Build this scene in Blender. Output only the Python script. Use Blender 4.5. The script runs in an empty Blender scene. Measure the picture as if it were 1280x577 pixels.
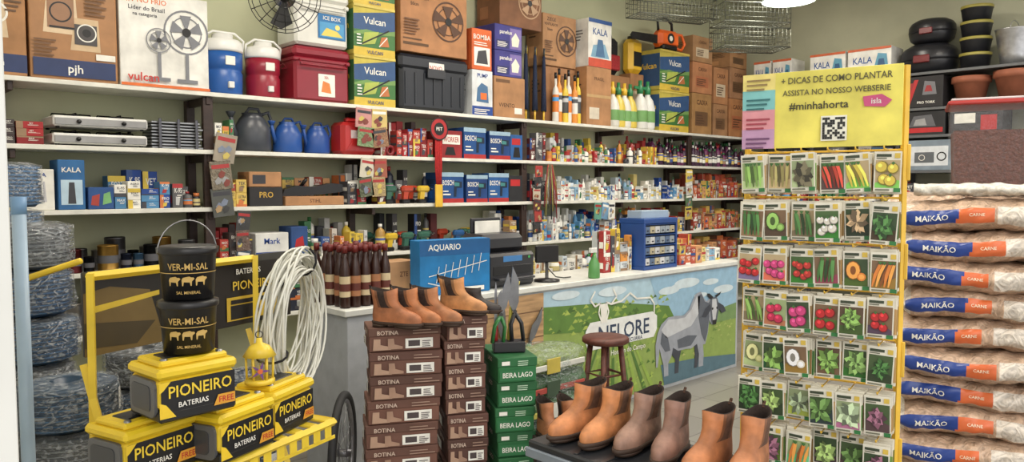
import bpy, bmesh, math, random
from mathutils import Vector, Matrix
R = random.Random(7)
sc = bpy.context.scene
pi = math.pi

# ---------------------------------------------------------------- materials
def lin(c):
    o = []; lu = .3*c[0]+.59*c[1]+.11*c[2]
    for v in c[:3]:
        v = v*.94+lu*.06
        v = max(0, min(255, v)) / 255
        o.append(v / 12.92 if v <= .04045 else ((v + .055) / 1.055) ** 2.4)
    return (*o, 1)
MC = {}
KIND = {  # rough, metal, variation, noise scale, bump
 'paper': (.66, 0, .2, 7, .12), 'print': (.5, 0, .1, 14, 0), 'plastic': (.34, 0, .1, 6, .03),
 'metal': (.35, .85, .15, 20, .02), 'leather': (.6, 0, .38, 16, .35), 'rubber': (.65, 0, .15, 12, .1),
 'paint': (.38, 0, .12, 10, .04), 'cloth': (.9, 0, .25, 60, .3), 'wall': (.85, 0, .14, 1.3, .12), 'wood': (.5, 0, .3, 5, .1), 'bag': (.28, 0, .34, 18, 1.0), 'kibble': (.8, 0, .45, 70, .9)}
def M(col, kind='print'):
    key = (tuple(col), kind)
    if key in MC: return MC[key]
    m = bpy.data.materials.new('%s_%d_%d_%d' % (kind, *col[:3])); m.use_nodes = True
    nt = m.node_tree; b = nt.nodes['Principled BSDF']; L = nt.links
    if kind == 'emit':
        b.inputs['Base Color'].default_value = lin(col)
        b.inputs['Emission Color'].default_value = lin(col); b.inputs['Emission Strength'].default_value = 6
        MC[key] = m; return m
    if kind in ('film', 'glass'):
        out = nt.nodes['Material Output']
        tr = nt.nodes.new('ShaderNodeBsdfTransparent'); gl = nt.nodes.new('ShaderNodeBsdfPrincipled')
        gl.inputs['Base Color'].default_value = lin(col); gl.inputs['Roughness'].default_value = .12
        mx = nt.nodes.new('ShaderNodeMixShader'); n = nt.nodes.new('ShaderNodeTexNoise')
        tc = nt.nodes.new('ShaderNodeTexCoord'); mp = nt.nodes.new('ShaderNodeMapping'); mp.inputs['Scale'].default_value = (1, 1, 2.2)
        L.new(tc.outputs['Object'], mp.inputs[0]); L.new(mp.outputs[0], n.inputs['Vector'])
        n.inputs['Scale'].default_value = 20; n.inputs['Detail'].default_value = 8; n.inputs['Distortion'].default_value = 3
        mr = nt.nodes.new('ShaderNodeMapRange')
        mr.inputs[1].default_value = .45; mr.inputs[2].default_value = .68
        mr.inputs[3].default_value = .08
        mr.inputs[4].default_value = .62 if kind == 'film' else .12
        L.new(n.outputs['Fac'], mr.inputs[0]); L.new(mr.outputs[0], mx.inputs[0])
        L.new(tr.outputs[0], mx.inputs[1]); L.new(gl.outputs[0], mx.inputs[2])
        bp = nt.nodes.new('ShaderNodeBump'); bp.inputs['Strength'].default_value = 1; bp.inputs['Distance'].default_value = .03
        L.new(n.outputs['Fac'], bp.inputs['Height']); L.new(bp.outputs[0], gl.inputs['Normal'])
        L.new(mx.outputs[0], out.inputs['Surface'])
        MC[key] = m; return m
    ro, me, var, scl, bu = KIND[kind]
    b.inputs['Roughness'].default_value = ro; b.inputs['Metallic'].default_value = me
    tc = nt.nodes.new('ShaderNodeTexCoord'); n = nt.nodes.new('ShaderNodeTexNoise')
    L.new(tc.outputs['Object'], n.inputs['Vector'])
    n.inputs['Scale'].default_value = scl; n.inputs['Detail'].default_value = 6
    if kind == 'bag': n.inputs['Distortion'].default_value = 2.5
    if kind == 'wood':
        mp = nt.nodes.new('ShaderNodeMapping'); mp.inputs['Scale'].default_value = (1, 8, 8)
        L.new(tc.outputs['Object'], mp.inputs[0]); L.new(mp.outputs[0], n.inputs['Vector'])
    cr = nt.nodes.new('ShaderNodeValToRGB')
    cr.color_ramp.elements[0].position = .3; cr.color_ramp.elements[1].position = .7
    c = lin(col)
    cr.color_ramp.elements[0].color = (*[v * (1 - var) for v in c[:3]], 1)
    cr.color_ramp.elements[1].color = (*[min(1, v * (1 + var)) for v in c[:3]], 1)
    L.new(n.outputs['Fac'], cr.inputs[0]); L.new(cr.outputs[0], b.inputs['Base Color'])
    if bu:
        bp = nt.nodes.new('ShaderNodeBump'); bp.inputs['Strength'].default_value = bu; bp.inputs['Distance'].default_value = .012
        L.new(n.outputs['Fac'], bp.inputs['Height']); L.new(bp.outputs[0], b.inputs['Normal'])
    MC[key] = m; return m

# ---------------------------------------------------------------- text meshes
TC = {}
def textmesh(s):
    if s in TC: return TC[s]
    cu = bpy.data.curves.new('t', 'FONT'); cu.body = s; cu.resolution_u = 2; cu.offset = .012
    cu.align_x = 'CENTER'; cu.align_y = 'CENTER'
    ob = bpy.data.objects.new('t', cu); sc.collection.objects.link(ob)
    dg = bpy.context.evaluated_depsgraph_get(); me = ob.evaluated_get(dg).to_mesh()
    v = [(p.co.x, p.co.y) for p in me.vertices]; f = [tuple(p.vertices) for p in me.polygons]
    ob.evaluated_get(dg).to_mesh_clear(); bpy.data.objects.remove(ob); bpy.data.curves.remove(cu)
    xs = [p[0] for p in v]; ys = [p[1] for p in v]
    cx = (min(xs) + max(xs)) / 2; cy = (min(ys) + max(ys)) / 2
    v = [(p[0] - cx, p[1] - cy) for p in v]
    TC[s] = (v, f, max(xs) - min(xs), max(ys) - min(ys)); return TC[s]

# ---------------------------------------------------------------- geometry builder
class G:
    def __init__(s): s.v = []; s.f = []; s.mi = []; s.sm = []; s.mats = []; s.T = Matrix.Identity(4)
    def slot(s, m):
        if isinstance(m, tuple): m = M(m)
        if m not in s.mats: s.mats.append(m)
        return s.mats.index(m)
    def add(s, vs, fs, m, smooth=False):
        o = len(s.v); s.v += [tuple(s.T @ Vector(p)) for p in vs]
        ml = m if isinstance(m, list) else None
        k = None if ml else s.slot(m)
        for i, f in enumerate(fs):
            s.f.append(tuple(j + o for j in f)); s.mi.append(s.slot(ml[i]) if ml else k); s.sm.append(smooth)
    def box(s, x0, y0, z0, x1, y1, z1, m, b=.003):
        c = Vector(((x0+x1)/2, (y0+y1)/2, (z0+z1)/2)); h = Vector((abs(x1-x0)/2, abs(y1-y0)/2, abs(z1-z0)/2))
        b = min(b, min(h) * .6)
        vs = []; ix = {}
        for sx in (-1, 1):
            for sy in (-1, 1):
                for sz in (-1, 1):
                    for a in range(3):
                        p = [h[0]-b, h[1]-b, h[2]-b]; p[a] = h[a]
                        ix[(sx, sy, sz, a)] = len(vs)
                        vs.append((c[0]+sx*p[0], c[1]+sy*p[1], c[2]+sz*p[2]))
        fs = []; S = (-1, 1)
        for q in S:
            fs.append([ix[(q, a, d, 0)] for a, d in ((-1,-1),(1,-1),(1,1),(-1,1))])
            fs.append([ix[(a, q, d, 1)] for a, d in ((-1,-1),(1,-1),(1,1),(-1,1))])
            fs.append([ix[(a, d, q, 2)] for a, d in ((-1,-1),(1,-1),(1,1),(-1,1))])
            for r in S:
                fs.append([ix[(-1,q,r,1)], ix[(1,q,r,1)], ix[(1,q,r,2)], ix[(-1,q,r,2)]])
                fs.append([ix[(q,-1,r,0)], ix[(q,1,r,0)], ix[(q,1,r,2)], ix[(q,-1,r,2)]])
                fs.append([ix[(q,r,-1,0)], ix[(q,r,1,0)], ix[(q,r,1,1)], ix[(q,r,-1,1)]])
                for t in S: fs.append([ix[(q,r,t,0)], ix[(q,r,t,1)], ix[(q,r,t,2)]])
        s.add(vs, fs, m)
    def lathe(s, prof, c, m, n=20, sx=1, sy=1, cap=True, smooth=True, jit=0):
        vs = []; fs = []; ms = []
        for r, z in prof:
            for k in range(n):
                a = 2*pi*k/n; rr = r * (1 + (jit and R.uniform(-jit, jit)))
                vs.append((c[0]+rr*sx*math.cos(a), c[1]+rr*sy*math.sin(a), c[2]+z))
        for i in range(len(prof)-1):
            for k in range(n):
                fs.append((i*n+k, i*n+(k+1) % n, (i+1)*n+(k+1) % n, (i+1)*n+k))
                if isinstance(m, list): ms.append(m[min(i, len(m)-1)])
        if cap:
            fs.append(tuple(range(n))); fs.append(tuple((len(prof)-1)*n+k for k in range(n)))
            if isinstance(m, list): ms += [m[0], m[-1]]
        s.add(vs, fs, ms if isinstance(m, list) else m, smooth)
    def tube(s, pts, r, m, n=8, closed=False, r2=None):
        pts = [Vector(p) for p in pts]; N = len(pts); vs = []; fs = []
        up = Vector((0, 0, 1)); last = None
        for i, p in enumerate(pts):
            if closed: d = pts[(i+1) % N] - pts[i-1]
            else: d = pts[min(i+1, N-1)] - pts[max(i-1, 0)]
            if d.length < 1e-9: d = Vector((0, 0, 1))
            d.normalize()
            if last is None:
                a = d.cross(up)
                if a.length < .05: a = d.cross(Vector((1, 0, 0)))
            else: a = last - d * last.dot(d)
            a.normalize(); last = a; b = d.cross(a)
            rr = r if r2 is None else r + (r2-r)*i/(N-1)
            for k in range(n):
                t = 2*pi*k/n; vs.append(tuple(p + a*rr*math.cos(t) + b*rr*math.sin(t)))
        for i in range(N if closed else N-1):
            j = (i+1) % N
            for k in range(n): fs.append((i*n+k, i*n+(k+1) % n, j*n+(k+1) % n, j*n+k))
        if not closed: fs.append(tuple(range(n))); fs.append(tuple((N-1)*n+k for k in range(n)))
        s.add(vs, fs, m, True)
    def bar(s, p, q, r, m): # square bar
        s.tube([p, q], r*1.3, m, 4); s.sm[-6:] = [False]*6
    def poly(s, pts, y, m):  # flat polygon in xz at y
        s.add([(p[0], y, p[1]) for p in pts], [tuple(range(len(pts)))], m)
    def prism(s, pts, y0, y1, m):
        n = len(pts)
        s.add([(p[0], y0, p[1]) for p in pts] + [(p[0], y1, p[1]) for p in pts],
              [tuple(range(n)), tuple(range(n, 2*n))] + [(i, (i+1) % n, n+(i+1) % n, n+i) for i in range(n)], m)
    def disc(s, cx, cz, r, y, m, n=20, rz=None):
        s.poly([(cx+r*math.cos(2*pi*k/n), cz+(rz or r)*math.sin(2*pi*k/n)) for k in range(n)], y, m)
    def ring(s, cx, cz, r, t, y, m, n=28, rz=None):
        rz = rz or r; vs = []; fs = []
        for k in range(n):
            a = 2*pi*k/n; vs.append((cx+r*math.cos(a), y, cz+rz*math.sin(a))); vs.append((cx+(r-t)*math.cos(a), y, cz+(rz-t)*math.sin(a)))
        for k in range(n): j = (k+1) % n; fs.append((2*k, 2*j, 2*j+1, 2*k+1))
        s.add(vs, fs, m)
    def line(s, x0, z0, x1, z1, t, y, m):
        d = Vector((x1-x0, z1-z0)); d.normalize(); nx, nz = -d.y*t/2, d.x*t/2
        s.poly([(x0+nx, z0+nz), (x1+nx, z1+nz), (x1-nx, z1-nz), (x0-nx, z0-nz)], y, m)
    def text(s, t, cx, cz, h, y, m, mw=None, rot=0, warp=None):
        v, f, w, hh = textmesh(t); k = h / hh; kx = k
        if mw and w*k > mw: kx = mw / w
        ca, sa = math.cos(rot), math.sin(rot); o = []
        for x, z in v:
            x *= kx; z *= k; X = cx+x*ca-z*sa; Z = cz+x*sa+z*ca
            o.append(warp(X, Z) if warp else (X, y, Z))
        s.add(o, f, m)
    def dec(s, w, h, items, y0=0):
        for i, it in enumerate(items):
            y = y0 - .0007*(i+1); k = it[0]
            if k == 'r': s.poly([(it[1]*w, it[2]*h), (it[3]*w, it[2]*h), (it[3]*w, it[4]*h), (it[1]*w, it[4]*h)], y, it[5])
            elif k == 'c': s.disc(it[1]*w, it[2]*h, it[3]*h, y, it[4], 18)
            elif k == 'o': s.ring(it[1]*w, it[2]*h, it[3]*h, it[4]*h, y, it[5])
            elif k == 't': s.text(it[1], it[2]*w, it[3]*h, it[4]*h, y, it[5], mw=(it[6] if len(it) > 6 else .88)*w)
            elif k == 'l': s.line(it[1]*w, it[2]*h, it[3]*w, it[4]*h, it[5]*h, y, it[6])
            elif k == 'p': s.poly([(a*w, b*h) for a, b in it[1]], y, it[2])
    def done(s, name, loc=(0, 0, 0), rot=0, parent=None, rmat=None):
        me = bpy.data.meshes.new(name); me.from_pydata(s.v, [], s.f)
        for m in s.mats: me.materials.append(m)
        me.polygons.foreach_set('material_index', s.mi); me.polygons.foreach_set('use_smooth', s.sm)
        bm = bmesh.new(); bm.from_mesh(me); bmesh.ops.recalc_face_normals(bm, faces=bm.faces); bm.to_mesh(me); bm.free()
        me.update(); ob = bpy.data.objects.new(name, me); sc.collection.objects.link(ob)
        ob.location = loc; ob.rotation_euler = rmat if rmat else (0, 0, rot)
        if parent: ob.parent = parent
        return ob
SIDE = lambda d: Matrix.Translation((0, d, 0)) @ Matrix.Rotation(-pi/2, 4, 'Z')
W = (232, 230, 220); K = (22, 22, 24); KR = (172, 124, 82)
RED = (184, 36, 40); BLU = (32, 70, 148); GRN = (48, 122, 62); YEL = (238, 200, 40); ORG = (224, 108, 42)

def fine(x0, z0, x1, z1, n, col):  # lines of small print
    return [('r', x0, z0+(z1-z0)*i/n, x0+(x1-x0)*R.uniform(.6, 1), z0+(z1-z0)*(i+.45)/n, col) for i in range(n)]
def pbox(name, x, y, z, w, d, h, col, items=(), side=(), rot=0, kind='paper'):
    g = G(); g.box(0, 0, 0, w, d, h, M(col, kind), .004); g.dec(w, h, items)
    if not side: side = fine(.15, .55, .8, .8, 4, tuple(int(c*.5) for c in col))+[('r', .15, .15, .5, .38, tuple(min(255, int(c*1.25)) for c in col))]
    g.T = SIDE(d); g.dec(d, h, side)
    return g.done(name, (x, y, z), rot)
def fanpic(cx, cz, r, col, pole=True, asp=1.0):
    o = [('o', cx, cz, r, r*.08, col), ('o', cx, cz, r*.7, r*.05, col)]
    for a in range(0, 360, 72):
        t = math.radians(a); u = t+.7
        o.append(('p', [(cx, cz), (cx+asp*r*.8*math.cos(t), cz+r*.8*math.sin(t)), (cx+asp*r*.8*math.cos(u), cz+r*.8*math.sin(u))], col))
    o.append(('c', cx, cz, r*.2, K))
    if pole: o += [('r', cx-.02*asp, .1, cx+.02*asp, cz-r, col), ('r', cx-.12, .07, cx+.12, .11, col)]
    return o

# ---------------------------------------------------------------- room shell
BW = 5.72; RW = 9.65; CZ = 4.15
def shell(name, a, b, m):
    g = G(); g.box(*a, *b, m, .002); return g.done(name)
shell('wall_back', (.1, BW, 0), (RW+.15, BW+.15, CZ), M((176, 178, 146), 'wall'))
shell('wall_right', (RW, -1.2, 0), (RW+.15, BW, CZ), M((182, 182, 156), 'wall'))
shell('wall_left', (.1, 1.42, 0), (.246, BW, CZ), M((225, 226, 220), 'wall'))
shell('ceiling', (.1, -.2, CZ), (RW+.15, BW+.15, CZ+.12), M((218, 214, 198), 'wall'))
fm = bpy.data.materials.new('floor_tile'); fm.use_nodes = True
nt = fm.node_tree; b = nt.nodes['Principled BSDF']; tc = nt.nodes.new('ShaderNodeTexCoord')
br = nt.nodes.new('ShaderNodeTexBrick'); br.offset = 0; br.inputs['Scale'].default_value = 1
br.inputs['Brick Width'].default_value = .45; br.inputs['Row Height'].default_value = .45; br.inputs['Mortar Size'].default_value = .004
br.inputs['Color1'].default_value = lin((144, 140, 132)); br.inputs['Color2'].default_value = lin((136, 132, 125)); br.inputs['Mortar'].default_value = lin((95, 90, 85))
nt.links.new(tc.outputs['Object'], br.inputs['Vector']); nt.links.new(br.outputs['Color'], b.inputs['Base Color'])
b.inputs['Roughness'].default_value = .3
shell('floor', (-6, -6, -.1), (RW+.15, BW+.15, 0), fm)

# ---------------------------------------------------------------- wall shelving
SH = [2.255, 1.855, 1.455, 1.055, .655]; SY = 5.31
g = G(); wm = M((222, 221, 210), 'paint'); dk = M((52, 36, 30), 'wood')
for z in SH: g.box(.3, SY, z-.03, 9.45, BW-.005, z, wm, .003)
g.box(.3, SY, .08, 9.45, BW-.005, .11, wm)
for u in (.95, 2.12, 3.46, 5.2, 6.72, 8.05, 9.42):
    g.box(u-.03, BW-.06, .0, u+.03, BW-.006, 2.22, dk)
    for z in SH: g.box(u-.015, SY+.02, z-.085, u+.015, BW-.05, z-.031, dk)
for u in (2.12, 5.2, 8.05): g.box(u-.035, SY+.03, .11, u+.035, SY+.07, 2.22, dk)
g.done('shelving_unit')

# ---------------------------------------------------------------- top shelf goods
F = SY+.015; z0 = SH[0]+.001
heater = [('r', .02, .02, .98, .98, (166, 118, 74)), ('p', [(.15,.45),(.55,.45),(.52,.85),(.2,.85)], (215, 190, 155)), ('p', [(.45,.3),(.8,.3),(.78,.62),(.5,.62)], (200, 172, 134)),
          ('r', .2, .5, .5, .8, (150, 110, 80)), ('o', .35, .66, .1, .015, K), ('r', .22, .5, .5, .52, K), ('r', .5, .36, .76, .56, (70, 66, 66)), ('o', .64, .48, .09, .012, W), ('c', .64, .48, .04, (30,30,30)),
          ('r', .03, .03, .97, .2, (40, 56, 100)), ('t', 'pjh', .5, .1, .11, W, .3), ('r', .74, .22, .97, .28, W), ('t', 'COM FUNCAO', .3, .93, .05, W, .5), ('r', .0, .93, .1, .99, BLU)]+fine(.04, .22, .34, .4, 5, (110, 76, 46))+fine(.62, .66, .94, .9, 6, (110, 76, 46))
pbox('appliance_carton', .74, F, z0, .3, .36, .62, (168, 120, 76), [('r', 0, .03, 1, .2, (40, 56, 100)), ('p', [(.2,.35),(.7,.35),(.62,.8),(.28,.8)], (205, 180, 145)), ('r', .3, .45, .6, .65, (60, 60, 60)), ('o', .5, .58, .1, .02, W), ('t', 'pjh', .5, .11, .09, W)]+fine(.65, .6, .95, .9, 7, (100, 70, 44)))
pbox('appliance_carton', 1.055, F, z0, .485, .36, .62, (168, 120, 76), heater)
pbox('fan_carton', 1.555, F, z0, .57, .36, .62, (222, 221, 214),
     [('t', '#1 NO FRIO', .3, .9, .06, ORG, .5), ('t', 'Lider do Brasil', .3, .82, .045, (60, 60, 70), .5), ('t', 'na categoria', .28, .75, .045, (60, 60, 70), .45)]
     + fanpic(.74, .62, .24, (120, 122, 128)) + fanpic(.42, .5, .13, (120, 122, 128)) + [('t', 'vulcan', .24, .1, .09, (200, 50, 40), .4), ('r', 0, 0, 1, .03, ORG)])
def jug(x, col, h, r, name='water_cooler_jug'):
    g = G(); m = M(col, 'plastic'); w = M((222, 222, 218), 'plastic')
    g.lathe([(r*.93, 0), (r, .02), (r*1.02, h*.35), (r*.97, h*.37), (r*.97, h*.41), (r*1.02, h*.43), (r*1.03, h*.68)], (0, 0, 0), m, 28)
    g.lathe([(r*1.06, h*.68), (r*1.08, h*.72), (r*1.02, h*.84), (r*.9, h*.88), (r*.55, h*.9), (r*.55, h*.97), (r*.48, h*.97)], (0, 0, 0), w, 28)
    g.tube([(-r*1.1, 0, h*.7), (-r*1.12, -.02, h*.9), (-r*.6, -.03, h*1.0), (r*.6, -.03, h*1.0), (r*1.12, -.02, h*.9), (r*1.1, 0, h*.7)], .009, w)
    g.box(-.02, -r*1.18, h*.1, .02, -r*.95, h*.2, w); g.box(-.035, -r*1.06, h*.46, .035, -r*1.0, h*.6, W)
    g.done(name, (x, F+.16, z0))
jug(2.29, (30, 88, 166), .45, .133); jug(2.595, (152, 28, 50), .43, .122)
def cooler(name, x, z, w, d, h, col, lid, lab):
    g = G(); m = M(col, 'plastic'); l = M(lid, 'plastic')
    g.box(.012, .012, 0, w-.012, d-.012, h*.78, m, .02); g.box(.004, .004, h*.72, w-.004, d-.004, h*.8, m, .008)
    g.box(0, 0, h*.8, w, d, h, l, .025); g.box(.05, .05, h, w-.05, d-.05, h+.012, l, .01)
    g.tube([(-.002, d*.5, h*.7), (-.012, d*.5-.08, h*.6), (-.012, d*.5+.08, h*.6), (-.002, d*.5, h*.7)], .006, l)
    g.tube([(.05, 0, h*.75), (.05, -.02, h*.66), (w-.05, -.02, h*.66), (w-.05, 0, h*.75)], .008, l)
    g.T = Matrix.Translation((w*.42, .008, h*.1))
    if lab: g.dec(.24, h*.5, [('r', 0, .1, 1, 1, (30, 110, 170)), ('r', .06, .16, .94, .7, (70, 150, 200)), ('p', [(.1,.2),(.9,.2),(.7,.4),(.3,.5)], (220, 200, 90)), ('c', .7, .55, .1, (240, 220, 120)), ('t', 'ICE BOX', .5, .85, .14, W)])
    else: g.dec(.16, h*.42, [('r', 0, .0, .9, 1, W), ('p', [(.15,.2),(.7,.15),(.6,.6),(.25,.7)], (225, 130, 60)), ('t', '32L', .45, .85, .12, RED, .5)])
    g.done(name, (x, F, z))
cooler('cooler_box', 2.765, z0, .495, .34, .41, (142, 26, 44), (142, 26, 44), 0)
cooler('cooler_box', 2.775, z0+.425, .48, .33, .42, (216, 216, 208), (222, 221, 212), 1)
VUL = [('r', 0, .0, 1, .16, (210, 180, 60)), ('r', 0, .16, 1, .5, (60, 116, 56)), ('p', [(0,.5),(1,.5),(1,.95),(0,.8)], (44, 80, 128)), ('p', [(0,.44),(.3,.52),(.6,.48),(1,.56),(1,.46),(0,.4)], (110, 150, 80)), ('t', 'Vulcan', .5, .7, .14, W), ('p', [(.2,.2),(.5,.25),(.6,.5),(.25,.45)], (170, 184, 80)), ('p', [(.6,.2),(.85,.22),(.8,.42),(.66,.4)], (190, 110, 60)), ('l', .15, .2, .85, .55, .03, K), ('l', .6, .2, .8, .4, .02, W), ('t', 'VULCAN', .5, .07, .07, (30, 60, 120), .7), ('r', 0, .95, 1, 1, (206, 186, 84))]+fine(.06, .2, .2, .44, 4, W)
for i in range(3): pbox('sprayer_carton', 3.285, F, z0+i*.402, .395, .35, .4 if i < 2 else .3, (190, 174, 70), VUL, [('r', 0, .1, 1, .9, (56, 106, 60)), ('t', 'Vulcan', .5, .6, .14, YEL)])
g = G(); m = M((36, 40, 48), 'plastic')
g.box(.02, .02, 0, .74, .34, .38, m, .03); g.box(0, 0, .34, .76, .36, .47, m, .03)
for i in range(7): g.box(.06+i*.1, .012, .05, .075+i*.1, .022, .32, m)
g.box(.28, -.015, .28, .47, .0, .36, M((50, 52, 58), 'plastic')); g.dec(.75, .47, [('r', .4, .7, .62, .88, W), ('t', 'NOVO', .5, .79, .08, RED, .18)], -.003)
g.done('storage_crate', (3.73, F, z0))
FC = [('t', 'ZIEGE', .25, .9, .07, (70, 40, 20), .4), ('t', 'VENTILADOR', .24, .8, .05, (70, 40, 20), .4), ('t', '50cm', .2, .7, .05, (70, 40, 20), .25), ('r', .03, .1, .4, .14, (90, 60, 30)), ('r', .03, .18, .3, .2, (90, 60, 30))] + fanpic(.7, .52, .3, (84, 52, 32), False)+fine(.04, .25, .3, .5, 6, (110, 72, 44))
pbox('fan_carton', 3.74, F, z0+.485, .72, .35, .58, (172, 120, 78), FC, [('t', 'ZIEGE', .5, .8, .06, (70, 40, 20))])
pbox('pump_carton', 4.52, F, z0, .25, .33, .41, (212, 216, 218), [('r', 0, 0, 1, .2, BLU), ('p', [(.2,.3),(.8,.28),(.75,.65),(.45,.72),(.25,.6)], (70, 110, 150)), ('r', .4, .35, .7, .5, ORG), ('t', 'PUMP', .5, .88, .09, BLU)]+fine(.1, .03, .9, .16, 3, W))
pbox('pump_carton', 4.52, F, z0+.413, .24, .33, .37, (214, 98, 46), [('r', .1, .1, .9, .55, W), ('p', [(.2,.15),(.8,.15),(.7,.5),(.3,.45)], (60, 60, 66)), ('t', 'BOMBA', .5, .8, .12, W)]+fine(.1, .6, .8, .7, 2, W))
pbox('kraft_carton', 4.79, F, z0, .4, .33, .38, KR, [('t', 'VVENTO', .4, .3, .1, (70, 40, 25), .6), ('r', .05, .85, .5, .93, (110, 75, 45)), ('r', .65, .1, .9, .25, W)])
for i in range(2): pbox('lamp_carton', 4.8, F, z0+.382+i*.242, .35, .33, .24, (62, 60, 136), [('r', .55, .1, .97, .9, (120, 104, 170)), ('t', 'panelux', .4, .7, .2, W, .6), ('p', [(.62,.2),(.85,.2),(.9,.5),(.75,.75),(.6,.5)], (225, 225, 205)), ('r', .05, .1, .5, .4, (40, 44, 104))]+fine(.08, .14, .45, .36, 4, W))
pbox('kraft_carton', 4.88, F+.02, z0+.868, .56, .33, .5, (124, 82, 54), [('t', 'VIEGE', .3, .8, .09, (220, 200, 170), .5)] + fanpic(.7, .5, .3, (180, 144, 108), False))
g = G()
for i in range(8):
    x = .03+i*.042; y = .05+(i % 3)*.04; c = [(30, 40, 66), (34, 36, 42), (40, 66, 52)][i % 3]
    g.tube([(x, y, .0), (x, y, .1)], .009, M((225, 180, 50), 'plastic')); g.tube([(x, y, .1), (x, y, .25), (x, y, .52), (x, y, .64)], .03, M(c, 'cloth'), 8, r2=.014); g.tube([(x, y, .64), (x+.01, y+.005, .72)], .012, M((210, 180, 60) if i % 3 else (60, 60, 60), 'plastic'))
g.done('folded_umbrellas', (5.22, F, z0))
pbox('fan_carton', 5.62, F+.15, z0, .46, .22, .58, (164, 116, 76), [('t', 'BRIT', .5, .8, .1, (70, 40, 25))])
pbox('fan_carton', 5.57, F+.13, z0+.582, .5, .24, .52, (172, 126, 84), FC)
def bottle(g, x, y, z, r, h, col, cap, lab=None, n=12, tall=.72):
    g.lathe([(r*.9, 0), (r, h*.03), (r, h*tall), (r*.8, h*(tall+.07)), (r*.35, h*(tall+.13)), (r*.35, h*.9)], (x, y, z), M(col, 'plastic'), n)
    g.lathe([(r*.42, h*.88), (r*.42, h), (r*.3, h)], (x, y, z), M(cap, 'plastic'), 10)
    if lab:
        g.lathe([(r*1.02, h*.2), (r*1.02, h*.55)], (x, y, z), lab, n, cap=False)
        g.lathe([(r*1.035, h*.42), (r*1.035, h*.5)], (x, y, z), tuple(255-int(c*.8) for c in lab), n, cap=False)
g = G()
for i in range(6): bottle(g, .045+i*.072, .05+(i % 2)*.02, 0, .034, .5+.05*(i % 2), [(222, 218, 210), (225, 140, 50), (225, 195, 60)][i % 3], K, [(225, 125, 45), (220, 220, 215), (70, 70, 70)][i % 3], tall=.6)
g.done('lubricant_bottles', (5.63, F, z0))
pbox('kraft_carton', 6.1, F, z0, .4, .34, .61, KR, [('t', 'FRAGIL', .5, .8, .06, (80, 45, 25)), ('r', .1, .1, .5, .3, (210, 200, 180)), ('l', 0, .5, 1, .5, .05, (190, 155, 105))])
KAL = [('r', 0, .0, 1, .18, (200, 76, 52)), ('t', 'KALA', .5, .74, .14, (36, 80, 146), .66), ('p', [(.1,.2),(.9,.2),(.7,.5),(.2,.45)], (120, 164, 190)), ('p', [(.3,.22),(.7,.22),(.6,.58),(.4,.58)], (70, 110, 150)), ('r', 0, .92, 1, 1, (36, 80, 146))]
pbox('sprayer_carton', 6.12, F, z0+.613, .38, .33, .5, (222, 221, 214), KAL)
pbox('kraft_carton', 6.58, F+.2, z0, .5, .18, .6, (150, 105, 66), [('r', .1, .1, .9, .5, (130, 88, 52))])
def sprayer(g, x, y, z, h, col, top):
    r = h*.16
    g.lathe([(r*.85, 0), (r, h*.05), (r, h*.45), (r*.75, h*.6), (r*.35, h*.7), (r*.35, h*.75)], (x, y, z), M(col, 'plastic'), 14)
    g.lathe([(r*.42, h*.73), (r*.45, h*.85), (r*.25, h*.9), (r*.25, h)], (x, y, z), M(top, 'plastic'), 10)
    g.box(x-r*1.2, y-.012, z+h*.82, x+r*.4, y+.012, z+h*.88, M(top, 'plastic')); g.lathe([(r*1.02, h*.15), (r*1.02, h*.38)], (x, y, z), (110, 160, 90), 14, cap=False)
g = G()
for i in range(4): sprayer(g, .11+i*.105, .09, 0, .5, [(220, 218, 208), (222, 196, 80)][i % 2], [(225, 180, 50), (50, 124, 74)][i % 2])
g.done('hand_sprayers', (6.52, F, z0))
g = G(); g.box(0, 0, 0, .3, .17, .42, M(K, 'cloth'), .05); g.box(.03, -.03, .05, .27, .01, .22, M((150, 34, 38), 'cloth'), .02); g.tube([(.1, .05, .42), (.12, .05, .47), (.18, .05, .47), (.2, .05, .42)], .01, M(K, 'cloth')); g.done('tool_bag', (6.6, F+.2, z0+.602))
g = G()
for i in range(2): sprayer(g, .1+i*.14, .09, 0, .56, (224, 224, 218), (44, 130, 80))
g.done('hand_sprayers', (7.03, F, z0))
g = G(); g.box(0, 0, 0, .24, .16, .4, M((230, 182, 44), 'plastic'), .06); g.lathe([(.05, 0), (.05, .04)], (.12, .09, .4), M(K, 'plastic'), 14); g.dec(.24, .42, [('r', .2, .2, .8, .6, K)], -.001)
g.done('backpack_sprayer_tank', (7.1, F+.2, z0+.66)); pbox('kraft_carton', 7.09, F+.2, z0, .25, .17, .655, (160, 112, 70), [('r', .1, .5, .9, .7, (200, 180, 150))])
for i in range(2): pbox('sprayer_carton', 7.38, F, z0+i*.475, .6, .34, .47, (190, 174, 70), VUL, [('r', 0, .1, 1, .9, (46, 80, 124)), ('t', 'Vulcan', .5, .6, .14, YEL)])
g = G(); o = M((232, 98, 32), 'plastic'); k = M(K, 'plastic')
g.box(0, 0, .03, .36, .16, .24, o, .05); g.box(.04, -.01, .0, .3, .15, .07, k, .02)
g.tube([(.05, .08, .22), (.03, .08, .36), (.18, .08, .39), (.28, .08, .33), (.29, .08, .2)], .016, k)
g.tube([(.32, .08, .06), (.46, .08, .04), (.52, .08, .12), (.46, .08, .22), (.34, .08, .22)], .018, o)
g.prism([(-.42, .08), (-.45, .12), (-.42, .16), (0, .17), (0, .07)], .05, .06, M((60, 60, 62), 'metal')); g.disc(.18, .14, .06, -.002, M(K)); g.disc(.18, .14, .03, -.003, M(W))
g.done('chainsaw', (7.42, F+.02, z0+.947), -.1)
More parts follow.
